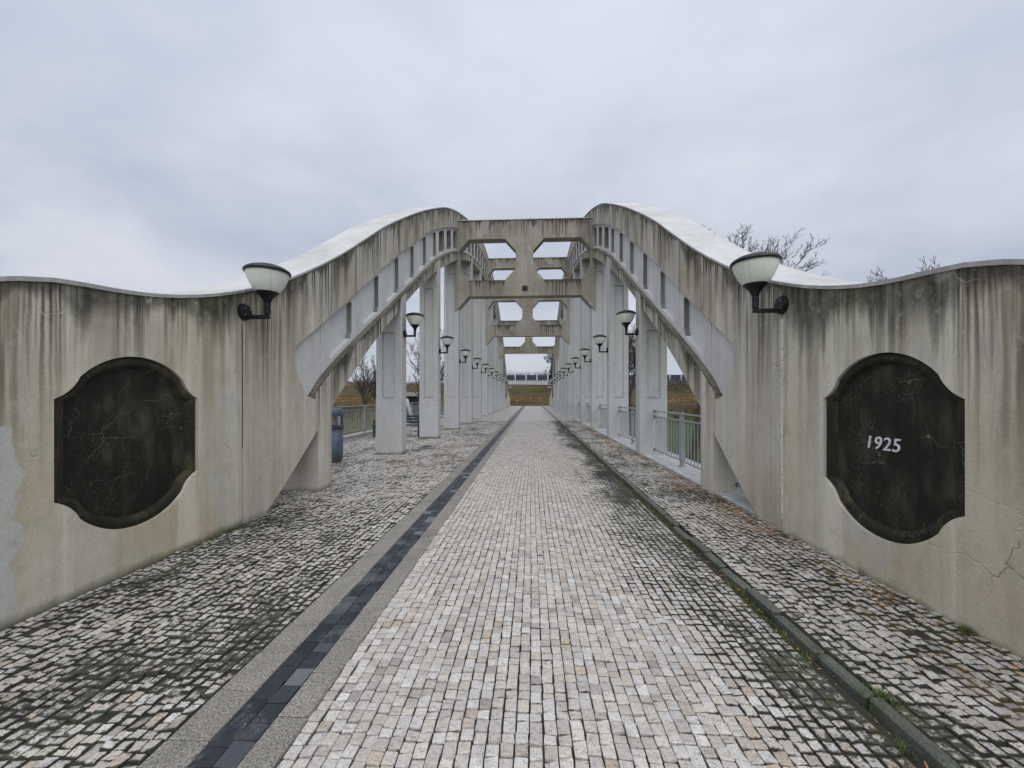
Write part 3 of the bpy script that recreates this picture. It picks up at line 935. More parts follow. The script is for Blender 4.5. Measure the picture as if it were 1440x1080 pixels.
def lay_cobbles(parent, regions, z, mat, jit, seed, keep=None):
    S = np.concatenate([stone_field(*rg, jit=jit, seed=seed + 3 * i) for i, rg in enumerate(regions)])
    if keep is not None:
        S = S[np.array([keep(a[0], a[1]) for a in S])]
    score = np.full(len(S), 1e9)
    for i, a in enumerate(S):
        if a[1] < 3.2:
            p = project(a[0], a[1], z)
            if p and 0 < p[0] < 1440 and p[1] < 1080:
                score[i] = p[2]
    order = np.argsort(score, kind='stable')
    sel = [i for i in order[:300] if score[i] < 1e8]
    mask = np.ones(len(S), bool)
    mask[sel] = False
    # single stones: a dozen shared shapes
    vs = [stones_mesh('cobblestone', np.array([[0, 0, 0.5, 0.5]]), 0.0, 8, 0.0, seed + 50 + k) for k in range(10)]
    r = np.random.default_rng(seed + 99)
    for me in vs:
        co = np.zeros(len(me.vertices) * 3)
        me.vertices.foreach_get('co', co)
        co = co.reshape(-1, 3)
        a = np.concatenate([1 + r.normal(0, 0.04 * jit, (8, 1))] * 3)
        co[:, :2] *= a
        co[8:, 2] += r.normal(0, 0.0008, 16)
        me.vertices.foreach_set('co', co.reshape(-1))
        me.materials.append(mat)
        me.update()
    for i in sel:
        cx, cy, hw, hl = S[i]
        o = bpy.data.objects.new('cobblestone', vs[int(r.integers(0, 10))])
        o.location = (cx, cy, z + r.normal(0, 0.0024 * jit) + sag(cx, cy))
        o.scale = (2 * hw, 2 * hl, 1)
        o.rotation_euler = (r.normal(0, 0.035 * jit), r.normal(0, 0.035 * jit), r.normal(0, 0.03 * jit))
        COL.objects.link(o)
        o.parent = parent
    S = S[mask]
    near = S[S[:, 1] < 5.5]
    farr = S[S[:, 1] >= 5.5]
    A = stones_mesh('cobblestone_paving', near, z, 8, jit, seed + 1)
    tag(link('cobblestone_paving', A, mat, parent), kind='stuff')
    B = stones_mesh('cobblestone_paving', farr, z, 4, jit, seed + 2)
    tag(link('cobblestone_paving', B, mat, parent), kind='stuff')


def in_pillar(x, y):
    if not (XL - 0.70 < x < XL + 0.03):
        return False
    k = round((y - 6.2) / PITCH)
    return k >= 0 and abs(y - 6.2 - PITCH * k) < 0.23


def keep_left(x, y):
    if x < XL - 0.0 and y < 4.75:
        return False
    return not in_pillar(x, y)


lay_cobbles(road, [(-1.04, XK0 - 0.055, S0, FAR)], 0.0, M['cob_road'], 1.0, 100)
lay_cobbles(pavement, [(-3.415, -1.60, S0, FAR), (-6.40, -3.415, 4.7, FAR)], 0.0, M['cob_left'], 1.9, 200, keep_left)
lay_cobbles(sidewalk, [(XK1 + 0.004, 2.745, S0, FAR)], ZS, M['cob_right'], 1.9, 300)


def block_mesh(name, lx, ly, h, bev, r):
    bm = bmesh.new()
    add_box(bm, -lx / 2, lx / 2, -ly / 2, ly / 2, -h, 0, bev)
    for v in bm.verts:
        v.co.x += r.normal(0, 0.0012)
        v.co.z += r.normal(0, 0.0012)
    bmesh.ops.recalc_face_normals(bm, faces=bm.faces)
    return mesh_from_bm(name, bm)


def lay_row(parent, name, x0, x1, z, ly, near, mat, seed, gap=0.004, h=0.06, bev=0.004, jit=0.001, plural=None, var=0.0):
    r = np.random.default_rng(seed)
    vs = [block_mesh(name, x1 - x0 - gap, ly - gap, h, bev, r) for _ in range(6)]
    for me in vs:
        me.materials.append(mat)
    y = -0.4 + r.uniform(0, ly)
    bm = bmesh.new()
    while y < END - 0.5:
        l = ly * (1 + (r.uniform(-var, var) if var else 0))
        if y < near:
            o = bpy.data.objects.new(name, vs[int(r.integers(0, 6))])
            o.location = ((x0 + x1) / 2 + r.normal(0, jit), y + l / 2, z + r.normal(0, jit))
            o.rotation_euler = (r.normal(0, jit * 4), r.normal(0, jit * 8), r.normal(0, jit * 5))
            o.scale = (1, l / ly, 1)
            COL.objects.link(o)
            o.parent = parent
        else:
            dz = r.normal(0, jit)
            add_box(bm, x0 + gap / 2, x1 - gap / 2, y + gap / 2, y + l - gap / 2, z - h, z + dz)
        y += l
    me = mesh_from_bm(plural or name, bm)
    a = np.repeat(r.random(len(me.vertices) // 8), 8).astype(np.float32)
    me.attributes.new('rnd', 'FLOAT', 'POINT').data.foreach_set('value', a)
    tag(link(plural or name, me, mat, parent), kind='stuff')


lay_row(strip, 'granite_slab', -1.60, -1.402, 0.0, 0.29, 9.0, M['granite'], 1, plural='granite_slab_row')
lay_row(strip, 'granite_slab', -1.198, -1.04, 0.0, 0.29, 9.0, M['granite'], 2, plural='granite_slab_row')
lay_row(strip, 'slate_tile', -1.401, -1.301, -0.002, 0.105, 6.0, M['slate'], 3, 0.002, 0.05, 0.002, 0.0008, 'slate_tile_row', 0.35)
lay_row(strip, 'slate_tile', -1.300, -1.199, -0.002, 0.105, 6.0, M['slate'], 4, 0.002, 0.05, 0.002, 0.0008, 'slate_tile_row', 0.35)
lay_row(kerb, 'kerb_stone', XK0, XK1, 0.044, 0.36, 22.0, M['kerb'], 5, 0.014, 0.16, 0.014, 0.007, 'kerb_stone_row', 0.12)

# ================================================================== end walls with plaques


def plaque_outline(cy, cz, k=0.0, n=14):
    """shield with scalloped shoulders; k shrinks it"""
    hw, hs = 0.595 - k, 0.37 - k * 0.25
    ys, zs = 0.435 - k * 0.75, 0.535 - k * 0.55
    apex = 0.73 - k
    quarter = [(hw, hs)]
    for i in range(1, 7):                                # hollow shoulder
        t = i / 7 * math.pi / 2
        q_ = i / 7
        ey, ez = hw - (hw - ys) * math.sin(t), zs - (zs - hs) * math.cos(t)
        quarter.append((0.5 * ey + 0.5 * (hw - (hw - ys) * q_), 0.5 * (hs + (zs - hs) * (1 - math.cos(t))) + 0.5 * (hs + (zs - hs) * q_)))
    quarter.append((ys, zs))
    ra = (ys * ys + (apex - zs) ** 2) / (2 * (apex - zs))
    a0 = math.asin(min(1, ys / ra))
    for i in range(1, n):
        a = a0 * (1 - i / n)
        quarter.append((ra * math.sin(a), apex - ra + ra * math.cos(a)))
    q = quarter
    pts = q + [(0, apex)] + [(-y, z) for y, z in reversed(q)]
    pts = pts + [(y, -z) for y, z in [(-a, b) for a, b in q]] + [(0, -apex)] + [(y, -z) for y, z in reversed(q)]
    return [(cy + y, cz + z) for y, z in pts]


def wall_top(p, z, c):
    return f_top(p) - z


def end_wall(s, near):
    tf = side_tf(s)
    X0 = XL if s < 0 else XR
    side = 'left' if s < 0 else 'right'
    y0, y1 = (-3.2, JOINT - 0.006) if near else (2 * YC - JOINT + 0.006, 2 * YC + 1.2)
    if near:
        lab = ('stained concrete end wall with a blank dark plaque, left of the road' if s < 0 else
               'stained concrete end wall bearing the dark plaque dated 1925')
    else:
        lab = 'far %s end wall beyond the last pillar of the %s arch' % (side, side)
    t = thing('end_wall', lab, 'wall', (X0 + s * W / 2, 0.5 * (y0 + y1), 0), 0, 'concrete end walls of the bridge')
    outer = [(y0, -0.3)] + [(y, f_top(y)) for y in yrange(y0, y1, 0.2)] + [(y1, -0.3)]
    holes = []
    cy, cz = 3.185, 1.115
    if near:
        holes = [plaque_outline(cy, cz)]
    bm = slab_bm(outer, [], 0.09, W, tf)
    finish('wall_core', bm, tf, wall_top, M['wall'], t)
    bm = slab_bm(outer, holes, 0.0, 0.0901, tf, back=False, cut=0.2)
    finish('wall_face', bm, tf, wall_top, M['wall'], t)
    cop(t, y0, y1, tf)
    if near:
        bm = bmesh.new()
        prof = [(0.0, 0.030), (0.018, 0.018), (0.045, 0.014), (0.068, 0.022), (0.084, 0.044), (0.096, 0.062)]
        rings = []
        for k, dd in prof:
            rings.append([bm.verts.new((y, z, dd)) for y, z in plaque_outline(cy, cz, k + 0.0015)])
        n = len(rings[0])
        for r0, r1 in zip(rings, rings[1:]):
            for i in range(n):
                bm.faces.new((r0[i], r0[(i + 1) % n], r1[(i + 1) % n], r1[i]))
        for v in bm.verts:
            v.co = tf(v.co)
        bmesh.ops.remove_doubles(bm, verts=bm.verts, dist=1e-4)
        pl = plaque_outline(cy, cz, 0.090)
        bp = slab_bm(pl, [], 0.058, 0.088, tf, cut=0)
        for v in bp.verts:
            v.co = tf(v.co)
        p = obj('plaque', bp, M['plaque'], t)
        obj('plaque_moulding', bm, M['moulding'], p, smooth=False)
        if s > 0:
            for i, ch in enumerate('1925'):
                cu = bpy.data.curves.new('digit', 'FONT')
                cu.body = ch
                cu.size = 0.148
                cu.shear = 0.14
                cu.extrude = 0.004
                cu.offset = 0.0006
                cu.resolution_u = 6
                cu.align_x = 'CENTER'
                tmp = bpy.data.objects.new('digit', cu)
                COL.objects.link(tmp)
                dg = bpy.context.evaluated_depsgraph_get()
                me = bpy.data.meshes.new_from_object(tmp.evaluated_get(dg))
                COL.objects.unlink(tmp)
                bpy.data.objects.remove(tmp)
                me.name = 'digit'
                me.materials.clear()
                # text lies in XY facing +Z: turn it to face the road, reading towards the camera
                yy = 3.235 + (1.5 - i) * 0.080
                Mx = Matrix.Translation((XR + 0.056, yy, 1.077)) @ Matrix(((0, 0, -1, 0), (-1, 0, 0, 0), (0, 1, 0, 0), (0, 0, 0, 1)))
                me.transform(Mx)
                link('digit', me, M['white'], p)
    return t


def cop(parent, y0, y1, tf):
    """thin pale capping that runs over the whole arch"""
    outer = [(y, f_top(y) + 0.001) for y in yrange(y0, y1, 0.2)]
    outer = outer + [(y, z + 0.032) for y, z in reversed(outer)]
    bm = slab_bm(outer, [], -0.014, W + 0.014, tf, cut=0)
    finish('coping', bm, tf, lambda p, z, c: (f_top(p) + 0.034 - z) if (c.z < 0 or c.z > W) else 0.6, M['coping'], parent)


for s in (-1, 1):
    for nr in (True, False):
        ew = end_wall(s, nr)
        if nr:
            rs = random.Random(3 + s)
            bm = bmesh.new()
            L = R_ = None
            zz_ = 0.16 if s > 0 else 0.9
            prev = None
            while zz_ < 2.36:
                w0 = 0.008 + (0.030 if s > 0 else 0.006) * (0.5 + 0.5 * mnoise.noise(Vector((zz_ * 1.6, s, 1))))
                c0 = JOINT + 0.008 * mnoise.noise(Vector((zz_ * 1.3, s, 7)))
                ring = [bm.verts.new((c0 - w0, zz_, 0.004)), bm.verts.new((c0 - w0 * 0.3, zz_, -0.006)), bm.verts.new((c0 + w0 * 0.4, zz_, -0.005)), bm.verts.new((c0 + w0, zz_, 0.004))]
                if prev:
                    for q in range(3):
                        bm.faces.new((prev[q], prev[q + 1], ring[q + 1], ring[q]))
                prev = ring
                zz_ += 0.03
            tf_ = side_tf(s)
            for v in bm.verts:
                v.co = tf_(v.co)
            obj('joint_filler', bm, M['lime'] if s > 0 else M['ledge'], ew)

# ================================================================== the two arches


def rib_run(p, z, c):
    if 5.79 < c.x < 2 * YC - 5.79 and c.y < f_lt(c.x) + 0.02:
        return max(0.0, f_lb(p) + 0.02 - z)
    return f_top(p) - z


def build_arch(s):
    tf = side_tf(s)
    X0 = XL if s < 0 else XR
    side = 'left' if s < 0 else 'right'
    t = thing('concrete_arch', '%s concrete bridge arch with recessed niches above a row of pillars' % side, 'bridge arch',
              (X0 + s * W / 2, YC, 0), 0, 'the two arches of the bridge')
    ya, yb = JOINT + 0.006, 2 * YC - JOINT - 0.006
    sa, sb = 4.76, 2 * YC - 4.76
    outer = [(ya, -0.1)] + [(y, f_top(y)) for y in yrange(ya, yb)] + [(yb, -0.1)]
    outer += [(sb, -0.1)] + [(y, f_so(y)) for y in reversed(yrange(sa + 0.02, sb - 0.02))] + [(sa, -0.1)]
    arc = [(5.41, 2.13), (5.395, 2.04), (5.42, 1.92), (5.47, 1.81), (5.55, 1.69), (5.65, 1.575), (5.75, 1.48)]
    up = [(y, f_ub(y)) for y in yrange(5.43, 2 * YC - 5.43)]
    lo = [(y, f_lb(y)) for y in reversed(yrange(5.83, 2 * YC - 5.83))]
    hole = up + [(2 * YC - y, z) for y, z in arc] + lo + list(reversed(arc))
    holes = [hole]
    for yy in (15.75, 16.75, 17.4):
        zt = f_top(yy) - 0.12
        holes.append([(yy - 0.045, zt - 0.36), (yy - 0.045, zt - 0.02), (yy + 0.045, zt), (yy + 0.045, zt - 0.34)])
    bm = slab_bm(outer, holes, 0.0, W, tf)
    finish('arch_rib', bm, tf, rib_run, M['rib'], t)
    X = lambda d: X0 + s * d
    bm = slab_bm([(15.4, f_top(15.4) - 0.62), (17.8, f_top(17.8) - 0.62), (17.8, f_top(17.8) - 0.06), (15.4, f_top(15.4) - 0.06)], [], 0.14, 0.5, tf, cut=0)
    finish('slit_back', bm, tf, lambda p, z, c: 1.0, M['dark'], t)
    # recessed panel wall behind the openings
    DR = 0.06
    pts_u = [(y, f_ub(y) + 0.02) for y in yrange(5.40, 2 * YC - 5.40)]
    arc2 = [(y - 0.03, z - 0.02) for y, z in arc]
    niches = []
    for k in range(0, 36):
        yc = 6.2 + PITCH / 3 * (k + 0.5)
        a, b = yc - 0.42, yc + 0.42
        c = 0.075

        def bot(y):
            return f_lt(y) + 0.10

        def tp(y):
            return f_ub(y) - 0.10
        niches.append((yc, [(a, bot(a) + c), (a + c * 0.8, bot(a + c * 0.8)), (b - c, bot(b - c)), (b, bot(b) + c * 1.3),
                            (b, tp(b) - c * 0.7), (b - c * 0.8, tp(b - c * 0.8)), (a + c, tp(a + c)), (a, tp(a) - c * 1.2)]))
    ks = 6
    y_s = 6.2 + PITCH / 3 * ks
    cuts = [(None, y_s, 0.095), (y_s, 2 * YC - y_s, 0.32), (2 * YC - y_s, None, 0.095)]

    def top_ub(p, z, c):
        return f_ub(p) - z + 0.05
    for a, b, dep in cuts:
        aa = 5.40 if a is None else a
        bb = 2 * YC - 5.40 if b is None else b
        uu = [(y, f_ub(y) + 0.02) for y in yrange(aa, bb)]
        la, lb_ = (5.72 if a is None else aa), (2 * YC - 5.72 if b is None else bb)
        ll = [(y, f_lt(y) - 0.03) for y in reversed(yrange(la, lb_))]
        o_ = uu
        if b is None:
            o_ = o_ + [(2 * YC - y, z) for y, z in arc2]
        o_ = o_ + ll
        if a is None:
            o_ = o_ + list(reversed(arc2))
        hs = [h for yc, h in niches if aa < yc < bb]
        bm = slab_bm(o_, hs, DR, DR + dep, tf, back=False, cut=0)
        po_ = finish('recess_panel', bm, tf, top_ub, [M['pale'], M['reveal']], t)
        for f in po_.data.polygons:            # upright niche jambs: their shade is painted in with darker concrete
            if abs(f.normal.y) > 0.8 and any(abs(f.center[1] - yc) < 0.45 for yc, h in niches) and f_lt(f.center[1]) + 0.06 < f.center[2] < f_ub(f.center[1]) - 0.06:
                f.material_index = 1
        bm = slab_bm(o_, [], DR + dep - 0.001, W - 0.13, tf, cut=0)
        finish('recess_back', bm, tf, top_ub, M['pale_back'], t)
    # weathered sloping ledge under the recess
    bm = bmesh.new()
    ys = yrange(5.765, 2 * YC - 5.765, 0.3)
    prev = None
    for y in ys:
        z0, z1 = f_lb(y), f_lt(y)
        lip = 0.022 * smooth(0, 0.6, min(y - 5.765, 2 * YC - 5.765 - y))
        ring = [bm.verts.new((y, z0 - lip, 0.006)), bm.verts.new((y, z0 + 0.008, -0.010)), bm.verts.new((y, z1 + 0.012, DR + 0.008)), bm.verts.new((y, z0 - lip - 0.001, DR + 0.008))]
        if y < 5.77 or y > 2 * YC - 5.77:          # the ledge dies out to a point
            for v in ring:
                v.co = (y, z0 + 0.006, 0.002)
            ring[0].co.z, ring[1].co.z = 0.001, 0.0
            ring[2].co.y += 0.004
        if prev:
            for i in range(4):
                bm.faces.new((prev[i], prev[(i + 1) % 4], ring[(i + 1) % 4], ring[i]))
        else:
            bm.faces.new(ring)
        prev = ring
    bm.faces.new(prev)
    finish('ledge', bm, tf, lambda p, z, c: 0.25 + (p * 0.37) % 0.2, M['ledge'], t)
    # thin upright fillets between the niches
    mesh_f = None
    for k in range(0, 37):
        yb_ = 6.2 + PITCH / 3 * k
        bm = bmesh.new()
        hwid = 0.03
        for y in (yb_ - hwid, yb_ + hwid):
            pass
        o_ = [(yb_ - hwid, f_lt(yb_ - hwid) + 0.02), (yb_ + hwid, f_lt(yb_ + hwid) + 0.02), (yb_ + hwid, f_ub(yb_ + hwid) + 0.01), (yb_ - hwid, f_ub(yb_ - hwid) + 0.01)]
        bm.free()
        bm = slab_bm(o_, [], DR - 0.012, DR + 0.02, tf, cut=0)
        finish('fillet', bm, tf, top_ub, M['pale'], t)
    cop(t, ya, yb, tf)
    # pillars
    for k in range(0, 13):
        yc = 6.2 + PITCH * k
        zt = min(f_lb(yc - 0.2), f_lb(yc + 0.2)) - 0.035
        zso = min(f_so(yc - 0.2), f_so(yc + 0.2))
        bm = bmesh.new()
        d0, d1, h = -0.016, 0.672, 0.20
        zb = -0.05
        ground = 0.0
        sl = 1.50

        def section(c, g):
            """chamfered plan, g = depth of the groove in both broad faces"""
            a, b = 0.17, 0.50
            q = [(d0 + c, -h), (a, -h), (a, -h + g), (b, -h + g), (b, -h), (d1 - c, -h), (d1, -h + c)]
            q += [(d1, h - c), (d1 - c, h), (b, h), (b, h - g), (a, h - g), (a, h), (d0 + c, h), (d0, h - c), (d0, -h + c)]
            return q
        zr = max(sl + 0.3, zso - 0.62)

        def lay(secs):
            rings = []
            for z, q in secs:
                rings.append([bm.verts.new((X(d), yc + y, z if z != zt else f_lb(yc + y) - 0.037)) for d, y in q])
            n = len(rings[0])
            for r0, r1 in zip(rings, rings[1:]):
                for i in range(n):
                    bm.faces.new((r0[i], r0[(i + 1) % n], r1[(i + 1) % n], r1[i]))
            bm.faces.new(rings[0])
            bm.faces.new(rings[-1])
        if k in (0, 12):
            lay([(zb, section(0.012, 0.0005)), (zt, section(0.012, 0.0005))])
        else:
            lay([(zb, section(0.012, 0.0005)), (sl - 0.06, section(0.012, 0.0005)), (sl, section(0.03, 0.0005)), (sl + 0.004, section(0.03, 0.036)),
                 (zr, section(0.03, 0.036)), (zr + 0.004, section(0.03, 0.0005)), (zt, section(0.03, 0.0005))])
        bmesh.ops.recalc_face_normals(bm, faces=bm.faces)
        box_uv(bm, zt + 0.6)
        p = obj('pillar', bm, M['pillar'] if k else M['rib'], t)
        if k not in (0, 12):
            for sg in (-1, 1):
                b2 = bmesh.new()
                xa, xb = sorted((X(0.165), X(0.505)))
                ya2, yb2 = sorted((yc + sg * (h - 0.034), yc + sg * (h + 0.008)))
                add_box(b2, xa, xb, ya2, yb2, sl - 0.035, sl + 0.014, 0.004)
                obj('sill', b2, M['coping'], p)
    return t


arch_l = build_arch(-1)
arch_r = build_arch(1)

# ================================================================== cross frames


def build_frame(k, ztop, tiers, words):
    yc = 6.2 + PITCH * k
    hx = 0.5 * (XR - XL)
    t = thing('cross_frame', words, 'bridge frame', (XC, yc, 0), 0, 'concrete frames that tie the two arches')
    e = 0.14
    outer = [(-hx - e, 5.45), (-hx, 5.57), (-hx + 0.49, 6.12), (hx - 0.49, 6.12), (hx, 5.57), (hx + e, 5.45), (hx + e, ztop), (-hx - e, ztop)]
    holes = []
    for z0, z1 in tiers:
        for sg in (-1, 1):
            a, b = 0.40, hx - 0.035
            ci, co = 0.49, 0.46
            q = [(b, z1 - 0.53), (b - co, z1), (a + ci, z1), (a, z1 - 0.55), (a, z0 + 0.53), (a + ci, z0), (b - co, z0), (b, z0 + 0.49)]
            holes.append([(sg * x, z) for x, z in q])
    bm = slab_bm(outer, holes, -0.25, 0.25, None, cut=0)
    for x in [0.40, 0.89, hx - 0.495] + list(np.arange(0.2, hx, 0.35)):
        for sg in (-1, 1):
            bmesh.ops.bisect_plane(bm, geom=bm.verts[:] + bm.edges[:] + bm.faces[:], plane_co=(sg * x, 0, 0), plane_no=(1, 0, 0), dist=1e-5)
    for z0, z1 in tiers:
        bmesh.ops.bisect_plane(bm, geom=bm.verts[:] + bm.edges[:] + bm.faces[:], plane_co=(0, z0, 0), plane_no=(0, 1, 0), dist=1e-5)

    def run(p, z, c):
        ax = abs(c.x)
        if 0.89 < ax < hx - 0.495:
            for z0, z1 in sorted(tiers):
                if c.y <= z0:
                    return max(0, z0 - z)
        if c.y > max(z1 for z0, z1 in tiers) or 0.89 < ax < hx - 0.495:
            return ztop - z
        return ztop - z + 0.35
    tf = lambda co: Vector((XC + co.x, yc + co.z, co.y))
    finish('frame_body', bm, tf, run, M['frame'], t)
    bm = bmesh.new()
    add_box(bm, XC - hx - 0.0, XC + hx + 0.0, yc - 0.27, yc + 0.27, ztop + 0.001, ztop + 0.03)
    box_uv(bm, ztop + 0.5)
    obj('frame_coping', bm, M['coping'], t)
    return t


fr1 = build_frame(3, 9.6, [(6.85, 8.74)], 'nearest concrete cross frame between the arches with a small dark box at its centre')
build_frame(6, 12.05, [(6.97, 8.82), (9.75, 11.3)], 'tall middle concrete cross frame with two tiers of openings')
build_frame(9, 9.6, [(6.85, 8.74)], 'farthest concrete cross frame, low between the arches')
bm = bmesh.new()
yf = 6.2 + PITCH * 3 - 0.25
add_box(bm, XC - 0.10, XC + 0.13, yf - 0.09, yf - 0.001, 6.37, 6.56, 0.01)
obj('sensor_box', bm, M['black'], fr1)
bm = bmesh.new()
add_box(bm, XC - 0.09, XC + 0.12, yf - 0.012, yf - 0.001, 6.25, 6.365)
obj('sensor_plate', bm, M['coping'], fr1)

# ================================================================== lamps


def make_lamp(label):
    """wall bracket at the origin, arm along +X"""
    t = thing('bracket_lamp', label, 'lamp', (0, 0, 0), 0, 'black bracket lamps along the bridge')
    bm = bmesh.new()
    n = 20
    r0, r1 = [], []
    ra, rb = [], []
    for k in range(n):
        a = 2 * math.pi * k / n
        ra.append(bm.verts.new((0.0, 0.10 * math.cos(a), 0.10 * math.sin(a))))
        rb.append(bm.verts.new((0.035, 0.095 * math.cos(a), 0.095 * math.sin(a))))
        r1.append(bm.verts.new((0.05, 0.075 * math.cos(a), 0.075 * math.sin(a))))
    for q0, q1 in ((ra, rb), (rb, r1)):
        for k in range(n):
            bm.faces.new((q0[k], q0[(k + 1) % n], q1[(k + 1) % n], q1[k]))
    bm.faces.new(r1)
    bm.faces.new(ra)
    plate = local(obj('wall_plate', bm, M['black']), t)
    for a in (0.8, 2.4, 4.0, 5.5):
        bm = bmesh.new()
        add_tube(bm, [(0.05, 0.055 * math.cos(a), 0.055 * math.sin(a)), (0.056, 0.055 * math.cos(a), 0.055 * math.sin(a))], 0.007, 6)
        local(obj('screw', bm, M['steel']), plate)
    bm = bmesh.new()
    add_box(bm, 0.045, 0.315, -0.022, 0.022, -0.082, -0.035, 0.006)
    local(obj('arm', bm, M['black']), t)
    bm = bmesh.new()
    add_box(bm, 0.263, 0.3155, -0.0265, 0.0265, -0.0325, 0.045, 0.006)
    add_lathe(bm, [(0.032, 0.04), (0.034, 0.10), (0.045, 0.135), (0.075, 0.18), (0.112, 0.215), (0.122, 0.222), (0.122, 0.232)], 20, (0.29, 0, 0))
    local(obj('neck', bm, M['black']), t)
    bm = bmesh.new()
    prof = [(0.116, 0.226), (0.128, 0.236), (0.155, 0.275), (0.182, 0.325), (0.203, 0.375), (0.219, 0.425), (0.229, 0.462)]
    add_lathe(bm, prof, 28, (0.29, 0, 0))
    bowl = local(obj('bowl', bm, M['glass'], smooth=True), t)
    for a in (0.25 * math.pi, 0.75 * math.pi, 1.25 * math.pi, 1.75 * math.pi):
        bm = bmesh.new()
        add_tube(bm, [(0.29 + (r + 0.0005) * math.cos(a), (r + 0.0005) * math.sin(a), z) for r, z in prof], 0.0022, 4)
        local(obj('bowl_seam', bm, M['seam']), bowl)
    bm = bmesh.new()
    add_lathe(bm, [(0.226, 0.455), (0.243, 0.452), (0.247, 0.468), (0.236, 0.487), (0.19, 0.517), (0.12, 0.542), (0.05, 0.555), (0.004, 0.557)], 28, (0.29, 0, 0))
    local(obj('lid', bm, M['black'], smooth=True), t)
    return t


ORD = ['first', 'second', 'third', 'fourth', 'fifth', 'sixth', 'seventh', 'eighth', 'ninth', 'tenth', 'eleventh', 'twelfth']
lamp0 = make_lamp('black bracket lamp with milky bowl on the left end wall near its plaque')
spots = []
for s, side in ((-1, 'left'), (1, 'right')):
    lab = 'black bracket lamp with milky bowl, large on the %s end wall' % side
    spots.append((s, 4.41 if s < 0 else 4.37, 2.50, lab, 0.0))
    for k in range(1, 12):
        spots.append((s, 6.2 + PITCH * k, 3.17, 'black bracket lamp on the %s side, %s lamp past the one on the end wall' % (side, ORD[k - 1]), 0.016))
    spots.append((s, 2 * YC - 4.2, 2.5, 'far bracket lamp on the %s end wall across the bridge' % side, 0.0))
for i, (s, y, z, lab, off) in enumerate(spots):
    o = lamp0 if i == 0 else copy_tree(lamp0)
    o.location = ((XL + off) if s < 0 else (XR - off), y, z)
    o.rotation_euler = (0, 0, 0 if s < 0 else math.pi)
    o['label'] = lab
    if s > 0:
        pass
# the wall lamps are mounted at arm height on the joint; the pale run below the right one is a lime streak
# ================================================================== railings


def railing(name_label, y0, y1, x, z0, h, step, post_mid, group, mat, feet=True):
    """made in local coordinates running along +Y"""
    L = y1 - y0
    t = thing('railing_section', name_label, 'railing', (x, y0, z0), 0, group)
    bm = bmesh.new()
    add_box(bm, -0.03, 0.03, 0, L, h - 0.035, h, 0.008)
    local(obj('top_rail', bm, mat), t)
    bm = bmesh.new()
    add_box(bm, -0.018, 0.018, 0, L, h - 0.17, h - 0.14, 0.004)
    local(obj('middle_rail', bm, mat), t)
    bm = bmesh.new()
    add_box(bm, -0.018, 0.018, 0, L, 0.10, 0.13, 0.004)
    local(obj('bottom_rail', bm, mat), t)
    for p in post_mid:
        bm = bmesh.new()
        add_box(bm, -0.036, 0.036, p - 0.036, p + 0.036, 0.012, h + 0.012, 0.005)
        ps = local(obj('post', bm, mat), t)
        bm = bmesh.new()
        add_box(bm, -0.075, 0.075, p - 0.075, p + 0.075, 0.0, 0.012)
        local(obj('foot_plate', bm, mat), ps)
    bm = bmesh.new()
    add_box(bm, -0.007, 0.007, -0.010, 0.010, 0.13, h - 0.17)
    bmesh.ops.recalc_face_normals(bm, faces=bm.faces)
    me = mesh_from_bm('baluster', bm)
    me.materials.append(mat)
    n = int(L / step)
    for i in range(n):
        y = (i + 0.5) * L / n
        if any(abs(y - p) < 0.06 for p in post_mid):
            continue
        o = bpy.data.objects.new('baluster', me)
        o.location = (0, y, 0)
        COL.objects.link(o)
        o.parent = t
    for y in (0.005, L - 0.005) if feet else ():
        for z in (h - 0.02, h - 0.155, 0.115):
            bm = bmesh.new()
            add_box(bm, -0.03, 0.03, y - 0.005, y + 0.005, z - 0.028, z + 0.028)
            local(obj('bracket', bm, M['steel_dk']), t)
    return t


for k in range(-1, 12):
    a, b = 6.2 + PITCH * k + 0.205, 6.2 + PITCH * (k + 1) - 0.205
    if k == -1:
        a = 4.3
        lab = 'short grey railing end seen behind the foot of the right arch'
    elif k == 11:
        lab = 'grey railing in the last gap between pillars of the right arch'
    else:
        lab = 'grey steel railing in the %s gap between pillars of the right arch' % ORD[k]
    railing(lab, a, b, XR + 0.36, 0.062, 1.10, 0.15, [0.5 * (b - a)] if k > -1 else [0.6], 'railings between the right pillars', M['steel'])
for k in range(0, 12):
    a = 6.95 + 2.0 * k
    lab = 'grey railing section at the outer edge of the left pavement, %s from the near end' % ORD[k]
    railing(lab, a, a + 1.996, -6.56, 0.12, 1.05, 0.125, [1.96], 'railing sections beyond the left pillars', M['steel'], False)

# ================================================================== bin and bench
t = thing('litter_bin', 'grey blue litter bin with a raised hood behind the first left pillar', 'bin', (-4.60, 8.75, 0.0))
bm = bmesh.new()
add_lathe(bm, [(0.19, 0.02), (0.20, 0.10)], 24)
local(obj('bin_base', bm, M['steel_dk']), t)
bm = bmesh.new()
add_lathe(bm, [(0.205, 0.1005), (0.212, 0.12), (0.222, 0.78)], 24)
local(obj('bin_body', bm, M['blue_bin'], smooth=True), t)
bm = bmesh.new()
add_lathe(bm, [(0.20, 0.775), (0.24, 0.78), (0.245, 0.83), (0.20, 0.835), (0.195, 0.79)], 24, cap=False)
local(obj('bin_rim', bm, M['steel_dk']), t)
for a in range(4):
    an = math.pi / 4 + a * math.pi / 2
    bm = bmesh.new()
    add_box(bm, 0.20 * math.cos(an) - 0.018, 0.20 * math.cos(an) + 0.018, 0.20 * math.sin(an) - 0.018, 0.20 * math.sin(an) + 0.018, 0.79, 1.07)
    local(obj('bin_upright', bm, M['blue_bin']), t)
bm = bmesh.new()
